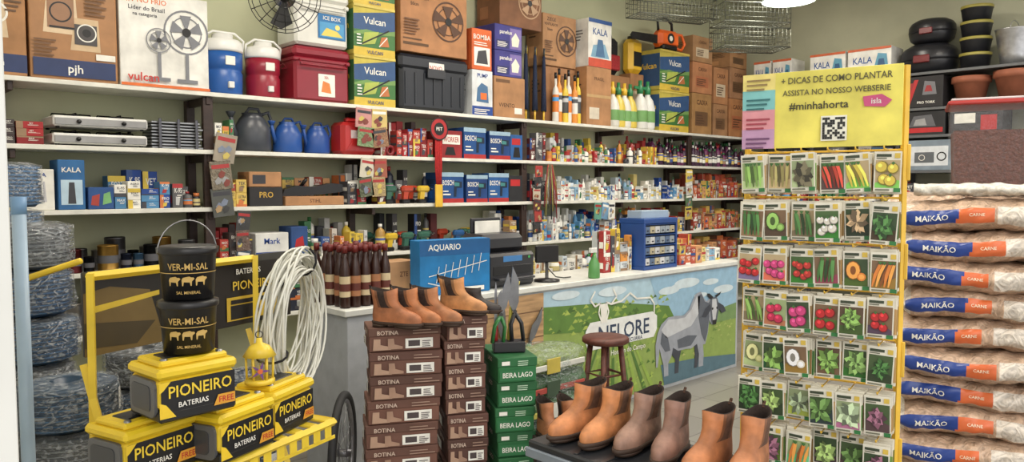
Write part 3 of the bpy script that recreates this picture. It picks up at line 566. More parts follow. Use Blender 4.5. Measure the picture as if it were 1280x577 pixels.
for i in range(60):
    a = R.uniform(4.9, 5.95); z_ = R.uniform(.2, .44); r_ = R.uniform(.015, .04); P([(a, z_), (a+r_*1.5, z_+.006), (a+r_*.6, z_+r_*.7)], 5.5+.003*i, R.choice([(112, 146, 66), (160, 180, 96), (180, 184, 110)]))
for cx, cz, r in ((5.0, .78, .14), (5.12, .8, .1), (5.25, .82, .18), (5.6, .8, .12), (5.45, .7, .1), (4.3, .84, .16), (5.8, .72, .16), (3.8, .86, .14)): g.disc(cx, cz, r, CY-.0056-.0001*cx, (204, 219, 224), 20, rz=r*.22)
P([(X0, zb), (3.58, zb), (3.58, zt), (X0, zt)], 6, M((182, 144, 100), 'wood'))
for i in range(5): P([(X0, .1+i*.17), (3.58, .1+i*.17), (3.58, .108+i*.17), (X0, .108+i*.17)], 7, (120, 88, 60))
B = lambda pts, dx=4.86, dz=.1, s=.9: [(dx+x*s, dz+z*s) for x, z in pts]
lt = (196, 199, 202); md = (154, 159, 168); ds = (92, 98, 108); dd = (64, 68, 78)
P(B([(.12,.3),(.18,.2),(.26,.13),(.25,.0),(.31,0),(.32,.12),(.38,.28)]), 8, dd); P(B([(.55,.3),(.57,.12),(.56,0),(.61,0),(.64,.12),(.66,.3)]), 8, dd)
P(B([(-.03,.1),(-.04,.3),(-.01,.4),(.04,.47),(.14,.52),(.26,.52),(.38,.51),(.46,.55),(.52,.63),(.58,.69),(.65,.7),(.7,.64),(.75,.6),(.8,.62),(.93,.62),(.98,.54),(.95,.46),(.92,.38),(.84,.37),(.8,.42),(.78,.3),(.74,.2),(.7,.2),(.715,.1),(.705,.02),(.71,0),(.63,0),(.635,.12),(.6,.22),(.5,.19),(.42,.2),(.3,.2),(.22,.24),(.2,.17),(.15,.11),(.155,0),(.09,0),(.08,.1),(.04,.2),(.02,.26),(-.005,.1)]), 9, md)
P(B([(.04,.42),(.14,.5),(.28,.49),(.4,.49),(.5,.55),(.58,.66),(.64,.66),(.62,.5),(.5,.4),(.3,.37),(.12,.34)]), 10, lt); P(B([(.3,.22),(.5,.22),(.6,.3),(.45,.32),(.28,.3)]), 10, ds)
P(B([(.6,.66),(.66,.68),(.72,.6),(.79,.58),(.8,.45),(.77,.3),(.73,.22),(.67,.3),(.62,.46)]), 10, ds); P(B([(.05,.4),(.14,.34),(.18,.22),(.1,.22),(.03,.3)]), 10, ds)
P(B([(.78,.58),(.84,.63),(.92,.62),(.97,.53),(.93,.4),(.91,.37),(.85,.37),(.83,.4),(.81,.5)]), 11, ds); P(B([(.84,.61),(.91,.61),(.93,.52),(.9,.4),(.86,.4),(.84,.5)]), 12, lt)
P(B([(.82,.61),(.77,.64),(.75,.67),(.79,.67),(.86,.63)]), 12, (40, 38, 38)); P(B([(.91,.62),(.97,.64),(1.0,.67),(.96,.66),(.89,.64)]), 12, (40, 38, 38))
P(B([(.81,.57),(.72,.53),(.67,.46),(.74,.45),(.83,.52)]), 12.3, dd); P(B([(.95,.57),(1.04,.53),(1.09,.47),(1.01,.46),(.94,.53)]), 12.3, dd)
g.disc(*B([(.85, .52)])[0], .012, CY-.0128, K, 8); g.disc(*B([(.925, .52)])[0], .012, CY-.0128, K, 8); P(B([(.85,.41),(.92,.41),(.915,.365),(.86,.365)]), 12.8, (36, 34, 36))
P([(4.03, .44), (4.8, .44), (4.84, .5), (4.84, .6), (4.78, .64), (4.05, .64), (4.0, .58), (4.0, .5)], 8, (228, 230, 226))
g.text('NELORE', 4.44, .54, .12, CY-.0095, (50, 66, 92), mw=.7); g.text('AGROPECUARIA', 4.5, .46, .03, CY-.0095, (50, 66, 92), mw=.5); g.text('do Homem do Campo', 4.45, .385, .05, CY-.0095, W, mw=.6)
def pl(pts, t, m, y):
    for a, b_ in zip(pts, pts[1:]): g.line(*a, *b_, t, y, m)
pl([(4.1,.86),(4.05,.8),(4.1,.75),(4.16,.77),(4.14,.7),(4.18,.62)], .014, W, CY-.01); pl([(4.3,.86),(4.34,.8),(4.28,.75),(4.22,.77),(4.25,.7),(4.22,.62)], .014, W, CY-.0105)
pl([(4.28,.75),(4.4,.76),(4.5,.81),(4.58,.76),(4.75,.75),(4.8,.7),(4.8,.62)], .014, W, CY-.01); P([(4.16,.76),(4.24,.76),(4.23,.64),(4.2,.62),(4.17,.64)], 8.5, W)
g.done('shop_counter')
def shears(g, x, y, z, s, hc, rot, up=True):
    st = M((130, 132, 134), 'metal'); h = M(hc, 'plastic'); T0 = g.T
    g.T = Matrix.Translation((x, y, z)) @ Matrix.Rotation(rot, 4, 'Y') @ Matrix.Diagonal((s, 1.6, s, 1))
    g.prism([(0, 0), (.03, .06), (.045, .18), (.02, .26), (-.005, .15), (-.015, .02)], -.006, 0, st); g.prism([(0, 0), (-.025, .05), (-.03, .12), (-.012, .16), (0, .06)], -.01, -.007, st)
    g.tube([(.0, -.005, 0), (-.03, -.006, -.06), (-.035, -.006, -.16)], .012, h); g.tube([(.0, -.005, 0), (.03, -.006, -.06), (.03, -.006, -.16)], .012, h)
    g.disc(0, .01, .012, -.012, (60, 60, 60), 10); g.T = T0
for x, z, s, hc in ((3.2, .62, 1.1, (180, 44, 40)), (3.42, .58, 1.0, (70, 130, 66)), (3.3, .3, .9, (190, 120, 40))):
    g = G(); shears(g, 0, 0, 0, s, hc, R.uniform(-.3, .5)); g.done('pruning_shears', (x, CY-.024, z))

# counter-top goods
g = G()
for i in range(5):
    for j in range(5):
        x = .035+i*.064+(j % 2)*.012; y = .03+j*.075
        g.lathe([(.027, 0), (.029, .01), (.029, .2), (.022, .24), (.013, .27), (.013, .3)], (x, y, 0), M((50, 22, 14), 'plastic'), 14); g.lathe([(.016, .295), (.016, .33), (.012, .333)], (x, y, 0), M((110, 34, 30), 'plastic'), 12)
        g.lathe([(.0297, .06), (.0297, .17)], (x, y, 0), M((170, 114, 74) if (i+j) % 2 else (206, 186, 146)), 14, cap=False); g.lathe([(.0302, .09), (.0302, .13)], (x, y, 0), M((100, 44, 34)), 14, cap=False)
g.done('molasses_bottles', (2.09, 3.53, CT+.001))
g = G(); w, h = .5, .33; g.box(0, 0, 0, w, .12, h, M((18, 114, 176), 'paper'))
g.dec(w, h, [('r', 0, .72, 1, 1, (16, 86, 144)), ('t', 'AQUARIO', .34, .86, .13, W, .58), ('l', .12, .35, .95, .58, .014, W)] + [('l', .22+i*.1, .22+i*.03, .26+i*.1, .52+i*.035, .012, W) for i in range(7)] + [('l', .1, .24, .45, .1, .02, (190, 200, 205)), ('r', .55, .04, .9, .12, W)])
g.done('antenna_carton', (2.65, 3.6, CT+.001), -.12)
pbox('kraft_carton', 2.46, 3.79, CT+.001, .3, .15, .2, (180, 136, 94), [('t', 'ZTE', .7, .6, .15, (90, 55, 35), .2)])
g = G(); k = M((36, 36, 40), 'plastic')
g.box(0, 0, 0, .42, .32, .22, k, .02); g.box(.02, .08, .22, .4, .32, .34, k, .03); g.box(.05, -.05, .05, .37, .05, .065, M((50, 50, 54), 'plastic')); g.box(.04, -.003, .08, .38, .002, .14, M((12, 12, 14), 'plastic'))
g.box(.08, .26, .34, .34, .28, .44, k, .004); g.box(.1, .245, .33, .32, .25, .42, M(W, 'paper'), .001); g.dec(.42, .22, [('r', .3, .75, .7, .92, (60, 120, 180)), ('c', .85, .85, .04, (60, 180, 90))], -.001); g.done('printer', (3.17, 3.58, CT+.001))
g = G(); k = M((28, 28, 30), 'plastic'); g.lathe([(.09, 0), (.09, .012), (.02, .02), (.012, .025), (.012, .13)], (0, 0, 0), k, 18); g.box(-.09, -.012, .13, .09, .012, .25, k, .01); g.tube([(.0, .01, .1), (.1, .05, .02), (.18, .08, .006), (.25, .1, .006)], .004, k); g.done('barcode_scanner', (3.74, 3.62, CT+.001), -.3)
g = G(); m = M((90, 152, 84), 'plastic'); g.lathe([(.04, 0), (.043, .01), (.04, .1), (.016, .15), (.013, .18)], (0, 0, 0), m, 18); g.box(-.045, -.012, .18, .02, .012, .215, M((220, 220, 214), 'plastic')); g.tube([(-.02, 0, .18), (-.035, 0, .15)], .005, M(RED, 'plastic')); g.done('spray_bottle', (4.12, 3.52, CT+.001))
goods('blister_tool_cards', 4.4, 4.74, CT+.001, .33, .09, 'yr', 'box', .05, 2, y=3.66, back=.1)
g = G(); bl = M((34, 72, 140), 'plastic')
g.box(0, 0, 0, .44, .25, .03, bl); g.box(0, 0, .36, .44, .25, .4, bl); g.box(0, 0, .03, .02, .25, .36, bl); g.box(.42, 0, .03, .44, .25, .36, bl); g.box(0, .23, .03, .44, .25, .36, bl)
for j in range(4):
    g.box(.02, .0, .1+j*.083, .42, .23, .106+j*.083, bl)
    for i in range(6): g.box(.025+i*.066, .01, .034+j*.083, .085+i*.066, .2, .09+j*.083, M(R.choice([(150, 160, 168), (180, 170, 140), (90, 110, 140), (200, 200, 200)]), 'plastic'), .003); g.box(.045+i*.066, .004, .05+j*.083, .065+i*.066, .011, .06+j*.083, (60, 60, 70))
g.box(.04, .06, .4, .4, .2, .46, M((150, 170, 190), 'plastic')); g.done('small_parts_cabinet', (4.76, 3.56, CT+.001))
goods('dog_chew_packs', 5.3, 5.66, CT+.001, .18, .09, 'warm', 'box', .1, 2, y=3.6); goods('counter_leaflets', 5.7, 6.0, CT+.001, .12, .1, 'med', 'box', .1, 1, y=3.65)

# ---------------------------------------------------------------- boots
def boot(g, col, L=.275, H=.185, sole=(60, 42, 30), gore=(50, 36, 30)):
    lm = M(col, 'leather'); sm = M(sole, 'rubber'); gm_ = M(gore, 'cloth'); dkm = M((40, 26, 18), 'cloth'); n = 28
    st_ = M(tuple(int(c*.7) for c in col), 'leather')
    def rings(R_, mf, cap0, cap1, dip=0):
        vs = []; fs = []; ms = []
        for q, (z, xh, xt, w) in enumerate(R_):
            for k in range(n):
                t = 2*pi*k/n; c = math.cos(t); s_ = math.sin(t); cx = (xh+xt)/2; a = (xt-xh)/2
                x = cx+a*(abs(c)**.85)*(1 if c > 0 else -1); f = x/.275
                wf = 1 if xt < .17 else (1-.18*math.exp(-((f-.42)/.15)**2)) * (1 if f < .8 else 1-.9*(f-.8))
                dz = (dip*math.cos(2*t) if z > .15 else 0)
                vs.append((x*L/.275, w*wf*(abs(s_)**.8)*(1 if s_ > 0 else -1), (z+dz)*H/.185))
        for q in range(len(R_)-1):
            for k in range(n): fs.append((q*n+k, q*n+(k+1) % n, (q+1)*n+(k+1) % n, (q+1)*n+k)); ms.append(mf(q, (k+.5)/n))
        if cap0: fs.append(tuple(range(n))); ms.append(ms[0])
        if cap1: fs.append(tuple((len(R_)-1)*n+k for k in range(n))); ms.append(ms[-1])
        g.add(vs, fs, ms, True)
    rings([(0, .0, .075, .034), (.014, 0, .078, .037)], lambda q, t: sm, 1, 1); rings([(0.002, .12, .262, .037), (.014, .11, .27, .042)], lambda q, t: sm, 1, 1)
    rings([(.014, -.002, .276, .043), (.018, -.005, .28, .046), (.027, -.005, .28, .046), (.029, 0, .276, .043)], lambda q, t: sm, 1, 1)
    UP = [(.028, .002, .27, .041), (.045, -.001, .272, .043), (.06, -.001, .262, .042), (.072, 0, .238, .04), (.084, .001, .203, .037), (.097, .003, .172, .035), (.112, .004, .15, .034), (.13, .002, .138, .035), (.155, -.004, .134, .037), (.185, -.01, .134, .039), (.186, -.005, .129, .035), (.15, 0, .128, .032), (.1, .01, .13, .03)]
    rings(UP, lambda q, t: dkm if q >= 9 else (gm_ if q in (5, 6, 7, 8) and (.2 < t < .3 or .7 < t < .8) else st_ if q in (5, 6, 7, 8) and (.17 < t < .33 or .67 < t < .83) else lm), 0, 1, .007)
    g.tube([(-.008*L/.275, -.01, H*.85), (-.02, 0, H*1.08), (-.004, .0, H*1.0)], .005, gm_, 6)
def shoebox_stack(x, y, a, w, d, zt_, n, col, it=None, name='shoe_box', word='BOTINA'):
    h = zt_/n
    for i in range(n):
        g = G(); j_ = R.uniform(.88, 1.1); lm = M(tuple(int(c*j_) for c in col), 'paper'); g.box(0.004, .004, 0, w-.004, d-.004, h-.003, lm); g.box(0, 0, h*.62, w, d, h-.002, M(tuple(int(c*.88*j_) for c in col), 'paper'))
        g.dec(w, h, it or [('r', .5, .1, .88, .5, W), ('r', .54, .18, .7, .42, (70, 60, 60))]+fine(.73, .14, .86, .44, 4, (90, 80, 80))+[('p', [(.06,.08),(.3,.08),(.3,.2),(.16,.3),(.16,.54),(.07,.54)], (176, 142, 118)), ('p', [(.26,.1),(.46,.1),(.46,.2),(.35,.3),(.34,.54),(.26,.54)], (160, 126, 104)), ('t', word, .26, .78, .17, (205, 182, 164), .36), ('r', .6, .7, .95, .74, (160, 130, 112)), ('r', .6, .82, .85, .86, (160, 130, 112))], -.001)
        g.T = SIDE(d); g.dec(d, h, [('r', .1, .12, .5, .5, W if not it else (60, 130, 80)), ('t', word, .6, .78, .18, (220, 200, 180), .5)]+fine(.14, .16, .4, .46, 3, (90, 80, 80)), -.001)
        j = R.uniform(-.03, .03); g.done(name, (x+R.uniform(-.008, .008), y+R.uniform(-.008, .008), i*h), a+j)
shoebox_stack(1.80, 2.84, -.5, .325, .2, .98, 9, (112, 74, 60))
shoebox_stack(2.1, 2.665, -.5, .19, .33, 1.02, 9, (104, 68, 56))
GI = [('r', .05, .08, .95, .5, (38, 110, 62)), ('t', 'BEIRA LAGO', .5, .3, .2, W, .75), ('r', .1, .7, .3, .85, W)]+fine(.5, .66, .9, .9, 3, (180, 210, 180))
shoebox_stack(2.3, 2.54, -.5, .19, .33, .82, 7, (40, 114, 62), it=GI, word='LAGO')
g = G(); kk = M((40, 40, 44), 'plastic'); g.box(-.075, -.03, 0, .075, .05, .05, kk, .004)
shears(g, -.04, -.0, .17, .8, (50, 120, 60), .1); shears(g, .03, .02, .18, .85, (40, 40, 44), -.12)
g.tube([(.0, .03, .02), (.015, .03, .2), (.05, .03, .33)], .009, M((190, 176, 70), 'plastic')); g.tube([(-.06, .02, .02), (-.06, .02, .13)], .011, M((170, 44, 40), 'plastic')); g.prism([(-.068, .13), (-.052, .13), (-.055, .3), (-.06, .33), (-.066, .28)], .015, .02, M((150, 152, 156), 'metal'))
g.done('garden_hand_tools', (2.43, 2.6, .822), -.6)
def ab(x, y, z, a, col, s=.9, **k):
    g = G(); boot(g, col, **k); o = g.done('ankle_boot', (x, y, z), a); o.scale = (s,)*3
ab(1.86, 2.875, .981, -1.15, (166, 102, 64)); ab(1.945, 2.84, .981, -1.2, (174, 108, 64)); ab(2.025, 2.8, .981, -1.15, (170, 110, 70))
ab(2.15, 2.76, 1.021, -1.2, (190, 130, 78), .88); ab(2.235, 2.72, 1.021, -1.1, (46, 40, 38), .85, L=.24, H=.13)
g = G(); k = M((40, 42, 46), 'paint'); TZ = .805
g.box(0, 0, TZ-.025, .34, .84, TZ, k, .006)
for q in ((.03, .03), (.31, .03), (.03, .81), (.31, .81)): g.bar((*q, 0), (*q, TZ-.025), .014, k)
for q in range(8): g.box(.01, .04+q*.1, TZ, .33, .055+q*.1, TZ+.003, M((90, 94, 98), 'metal'))
g.box(-.012, 0, TZ-.05, 0, .84, TZ-.02, M((120, 130, 140), 'paint')); g.box(0, 0, .3, .34, .84, .32, k)
g.done('display_table', (1.65, .84, 0))
zt2 = TZ+.004
for x, y, a, c, s in ((1.9, 1.585, 3.1, (188, 120, 72), .88), (1.92, 1.495, 3.2, (192, 124, 74), .88), (1.95, 1.4, 3.25, (144, 110, 92), .88), (1.95, 1.305, 3.42, (138, 102, 86), .88), (1.93, 1.14, 3.2, (176, 110, 66), .9), (1.96, 1.05, 3.35, (178, 112, 68), .92)): ab(x, y, zt2, a, c, s, gore=(96, 66, 48))
g = G()
for i in range(6):
    c = [(74, 112, 72), (120, 140, 70), (64, 94, 82), (96, 134, 92)][i % 4]
    for j in range(2): g.lathe([(.1, 0), (.15, .02), (.17, .06), (.15, .1), (.1, .115)], (.16+j*.2, .16, i*.12), M(c, 'bag'), 20, sx=.95, sy=1, jit=.03)
    g.box(.0, -.015, i*.12+.04, .4, -.005, i*.12+.07, M([(190, 180, 80), (170, 64, 54), (200, 200, 190)][i % 3]))
    g.box(.1, -.018, i*.12+.02, .2, -.012, i*.12+.1, M([(210, 210, 200), (60, 80, 60), (190, 170, 70)][i % 3]))
g.lathe([(.2, 0), (.225, .2), (.22, .5), (.21, .71), (.1, .73)], (.26, .16, 0), M((210, 222, 214), 'film'), 26, jit=.04, sx=1.15, sy=.85)
g.done('wrapped_hose_rolls', (2.72, 2.74, 0))
pbox('shoe_box', 2.42, 2.15, 0, .32, .33, .449, (60, 52, 48), [('r', .1, .1, .6, .4, W)], rot=-.1)
ab(2.6, 2.42, .451, -2.0, (156, 98, 60)); ab(2.5, 2.46, .451, -2.0, (156, 98, 60))
g = G(); m = M((92, 46, 34), 'wood'); g.lathe([(.13, .64), (.145, .65), (.145, .67), (.135, .68), (.05, .68)], (0, 0, 0), m, 26)
for a in range(4):
    t = a*pi/2+.6; g.tube([(.09*math.cos(t), .09*math.sin(t), .65), (.16*math.cos(t), .16*math.sin(t), 0)], .018, m, 10, r2=.014)
g.tube([(.135*math.cos(t*pi/2+.6), .135*math.sin(t*pi/2+.6), .28) for t in range(4)], .01, m, 8, closed=True); g.tube([(.115*math.cos(t*pi/2+.6), .115*math.sin(t*pi/2+.6), .45) for t in range(4)], .01, m, 8, closed=True)
g.done('wooden_stool', (3.6, 2.98, 0))
g = G(); g.T = Matrix.Translation((0, 0, .3)) @ Matrix.Rotation(pi/2, 4, 'X')
g.tube([(.28*math.cos(t*pi/16), .28*math.sin(t*pi/16), 0) for t in range(32)], .02, M((30, 30, 32), 'rubber'), 10, closed=True); g.tube([(.255*math.cos(t*pi/16), .255*math.sin(t*pi/16), 0) for t in range(32)], .01, M((150, 150, 155), 'metal'), 8, closed=True)
for t in range(20): a = t*pi/10; g.tube([(.02*math.cos(a+1), .02*math.sin(a+1), .02*(-1)**t), (.25*math.cos(a), .25*math.sin(a), 0)], .0015, M((150, 150, 155), 'metal'), 4)
g.lathe([(.02, -.04), (.02, .04)], (0, 0, 0), M((120, 120, 125), 'metal'), 12); g.done('bicycle_wheel', (1.9, 3.22, 0), .85)

# ---------------------------------------------------------------- battery display rack
RA = math.radians(20); ro = Vector((.6, 2.29, 0)); RWD = .61
g = G(); y_ = M((230, 198, 48), 'paint'); tz = .835
for x in (0, RWD):
    g.bar((x, .06, 0), (x, .04, 1.36), .01, y_); g.bar((x, .08, 1.1), (x, -.34, .0), .01, y_); g.bar((x, -.3, tz-.015), (x, .05, tz-.015), .01, y_)
for z in (1.35, tz-.015, .3): g.bar((0, .05, z), (RWD, .05, z), .01, y_)
g.bar((0, -.3, tz-.015), (RWD, -.3, tz-.015), .01, y_)
for i in range(9): g.box(.02+i*.068, -.3, tz-.008, .055+i*.068, .05, tz, y_)
for i in range(11): g.box(.02+i*.054, -.306, tz-.06, .05+i*.054, -.3, tz-.02, y_)
g.box(0, -.304, tz-.07, RWD, -.3, tz-.058, y_); g.box(.02, -.2, .3, .59, .05, .31, y_)
g.box(-.0, .075, 1.12, .82, .085, 1.36, M((36, 34, 32), 'plastic'))
g.T = Matrix.Translation((-.0, .075, 1.12)); g.dec(.82, .24, [('r', .0, .9, 1, 1, (60, 60, 56)), ('p', [(0,0),(.32,0),(.26,.7),(.1,.8),(0,.75)], (110, 90, 48)), ('p', [(.02,.5),(.3,.62),(.3,.68),(.02,.58)], (210, 180, 50)), ('p', [(0,.1),(.2,.05),(.28,.3),(0,.4)], (66, 56, 34)), ('p', [(.62,.08),(.92,.08),(.92,.42),(.62,.42)], (210, 174, 50)), ('r', .64, .1, .8, .3, K), ('t', 'PIONEIRO', .77, .58, .13, (225, 190, 60), .34), ('t', 'BATERIAS', .74, .78, .08, W, .25), ('r', .64, .32, .9, .38, K)])
g.done('battery_display_rack', ro, RA)
def battery(x, y, z, a):
    g = G(); w, d, h = .212, .17, .155; ye = M((230, 196, 34), 'plastic'); k = M((30, 30, 30), 'plastic')
    g.box(0, 0, 0, w, d, h*.2, k, .006); g.box(.002, .002, h*.2, w-.002, d-.002, h*.72, ye, .01); g.box(-.004, -.004, h*.72, w+.004, d+.004, h*.9, ye, .012); g.box(.012, .02, h*.88, w-.012, d-.02, h, ye, .012)
    g.box(.04, .05, h*.95, w-.04, d-.05, h*1.02, k, .004)
    for q in (.03, w-.03): g.lathe([(.01, 0), (.009, .02)], (q, .035, h*.9), M((150, 150, 150), 'metal'), 10)
    g.dec(w, h, [('r', .02, .08, .98, .68, K), ('p', [(.0,.08),(.2,.08),(.08,.3),(0,.35)], YEL), ('p', [(.0,.68),(.14,.68),(.05,.55),(0,.5)], YEL), ('t', 'PIONEIRO', .52, .5, .2, (236, 202, 50), .82), ('t', 'BATERIAS', .42, .27, .09, W, .5), ('p', [(.68,.12),(.97,.12),(.97,.3),(.74,.3)], (216, 152, 42)), ('t', 'FREE', .85, .21, .1, RED, .2)], .001)
    g.T = SIDE(d); pts = []
    for cx, cz, a0 in ((d-.035, h*.58, 0), (.035, h*.58, 90), (.035, h*.2, 180), (d-.035, h*.2, 270)):
        for t in range(0, 91, 30): aa = math.radians(a0+t); pts.append((cx+.018*math.cos(aa), cz+.018*math.sin(aa)))
    g.prism(pts, -.006, .004, M((95, 96, 98), 'plastic')); g.prism([(.05+(p[0]-.05)*.75+.005, .058+(p[1]-.058)*.7) for p in pts], -.008, -.005, M((66, 67, 70), 'plastic'))
    g.done('car_battery', (x, y, z), a)
battery(.585, 2.05, tz+.001, .3); battery(.82, 2.03, tz+.001, .4); battery(1.03, 2.14, tz+.001, .5); battery(.65, 1.99, tz+.162, .12)
def bucket(x, y, z, fa, handle):
    g = G(); k = M((26, 26, 28), 'plastic'); r0, r1, h = .064, .072, .136
    g.lathe([(r0, 0), (r1, h*.86), (r1+.004, h*.88), (r1+.006, h*.9), (r1+.006, h), (r1-.004, h+.004), (.01, h+.004)], (0, 0, 0), k, 36)
    rad = lambda z_: r0+(r1-r0)*z_/(h*.88)+.0012
    wp = lambda X, Z: (rad(Z)*math.cos(fa+X/r1), rad(Z)*math.sin(fa+X/r1), Z)
    gold = (196, 162, 88)
    g.text('VER-MI-SAL', 0, .088, .018, 0, gold, mw=.108, warp=wp); g.text('SAL MINERAL', 0, .02, .008, 0, gold, mw=.07, warp=wp)
    g.lathe([(rad(.07), .07), (rad(.072), .072)], (0, 0, 0), gold, 36, cap=False)
    for cx in (-.036, 0, .036):
        pts = [(-.017, .0), (-.014, .0), (-.012, .01), (.004, .009), (.006, 0), (.009, 0), (.01, .012), (.017, .018), (.014, .022), (.008, .022), (.003, .025), (-.014, .022), (-.018, .016)]
        g.add([wp(cx+p[0]*.95, .038+p[1]) for p in pts], [tuple(range(len(pts)))], gold)
    if handle: g.tube([((r1+.006)*math.cos(t), 0, h*.9+.085*math.sin(t)) for t in [pi*i/14 for i in range(15)]], .002, M((150, 150, 150), 'metal'), 6)
    g.done('mineral_salt_bucket', (x, y, z))
fa = math.atan2(-2.05, -.76)
bucket(.76, 2.08, tz+.325, fa, False); bucket(.762, 2.08, tz+.468, fa, True)
g = G(); ye = M((230, 198, 56), 'plastic'); g.lathe([(.045, 0), (.045, .012), (.038, .015)], (0, 0, 0), ye, 20); g.lathe([(.035, .015), (.038, .06), (.03, .085)], (0, 0, 0), M((235, 225, 150), 'glass'), 20); g.lathe([(.05, .085), (.03, .115), (.01, .125), (.008, .14)], (0, 0, 0), ye, 20)
for t in range(6): a = t*pi/3; g.tube([(.038*math.cos(a), .038*math.sin(a), .015), (.04*math.cos(a), .04*math.sin(a), .086)], .004, ye, 6)
for t in range(5): a = t*2*pi/5; g.poly([(.0, .045), (.014*math.cos(a-.3), .045+.014*math.sin(a-.3)), (.03*math.cos(a), .045+.03*math.sin(a)), (.014*math.cos(a+.3), .045+.014*math.sin(a+.3))], -.044, (110, 64, 140))
g.disc(0, .045, .008, -.0455, (220, 100, 50), 10); g.ring(0, .15, .012, .003, 0, K, 14); g.done('garden_lantern', (1.02, 2.215, tz+.162), -.4)
g = G(); pts = []; N = 28
for t in range(N*40):
    a = 2*pi*t/40; k_ = t/40; rr = .19+.03*math.sin(k_*2.3)+.012*math.sin(k_*5.1+a); off = .032*math.sin(k_*1.7)+.012*math.sin(a*2+k_)
    pts.append((rr*math.cos(a)*.93, off, rr*math.sin(a)*1.16))
g.tube(pts, .0042, M((214, 214, 202), 'plastic'), 6)
for a in (1.2, 3.4): g.tube([((.19+.045*math.cos(t))*math.cos(a)*.93, .052*math.sin(t), (.19+.045*math.cos(t))*math.sin(a)*1.16) for t in [2*pi*i/12 for i in range(12)]], .004, M(K, 'cloth'), 6, closed=True)
g.done('hose_coil', (1.235, 2.41, 1.13), 0, rmat=(.08, -.12, .68))
# ---------------------------------------------------------------- wrapped wire spools
def spool(x, y, r, zt_, n, cols):
    h = zt_/n
    for i in range(n):
        g = G(); c = cols[i % len(cols)]; c2 = tuple(int(v*.55) for v in c); pr = [(r*.75, 0)]; q = max(5, int(h/.018)); ms = [M(c2, 'plastic')]
        for k_ in range(q): pr += [(r*.82, .01+k_*(h-.03)/q), (r*.92, .01+(k_+.5)*(h-.03)/q)]; ms += [M(c, 'plastic'), M(c2, 'plastic')]
        pr += [(r*.8, h-.02), (r*.35, h-.02), (r*.3, h-.05)]
        g.lathe(pr, (0, 0, 0), ms, 30, jit=.02)
        a0 = R.uniform(0, 6); g.add([(r*.96*math.cos(a0+.08*t), r*.96*math.sin(a0+.08*t), z_) for t in range(9) for z_ in (h*.25, h*.7)], [(2*t, 2*t+2, 2*t+3, 2*t+1) for t in range(8)], M((225, 225, 220)))
        g.lathe([(r*.5, .0), (r*.97, .015), (r*1.0, h*.3), (r*.97, h*.6), (r*.96, h-.02), (r*.6, h-.006), (r*.3, h-.012)], (0, 0, 0), M((226, 232, 236), 'film'), 40, jit=.04, cap=False)
        g.done('wrapped_wire_spool', (x+R.uniform(-.01, .01), y+R.uniform(-.01, .01), i*h), R.uniform(0, 6))
spool(.66, 3.45, .16, 1.47, 8, [(64, 116, 170), (130, 138, 142), (60, 120, 176)]); spool(.72, 4.2, .16, 1.72, 8, [(84, 126, 168), (70, 124, 174), (136, 146, 154)])
spool(.64, 2.84, .165, .97, 6, [(78, 138, 188), (160, 168, 170), (64, 120, 170)]); spool(1.02, 3.3, .15, .95, 6, [(70, 114, 160), (116, 120, 124)]); spool(1.3, 3.9, .16, 1.0, 5, [(66, 80, 92), (110, 120, 130)])
spool(1.6, 3.6, .16, .7, 4, [(70, 70, 76), (60, 90, 124)])
g = G(); g.tube([(0, 0, 0), (0, .01, 1.56)], .019, M((160, 184, 204), 'plastic'), 16); g.lathe([(.021, 0), (.021, .05)], (0, .01, 1.52), M((120, 160, 200), 'plastic'), 14); g.done('pvc_pipe', (.475, 2.6, 0))
g = G(); g.tube([(0, 0, 1.28), (.1, .0, 1.31), (.16, -.08, 1.34)], .011, M(YEL, 'plastic'), 10); g.tube([(0, 0, 0), (0, 0, 1.28)], .011, M(YEL, 'plastic'), 10); g.done('wheelbarrow_handle', (.56, 3.05, 0))

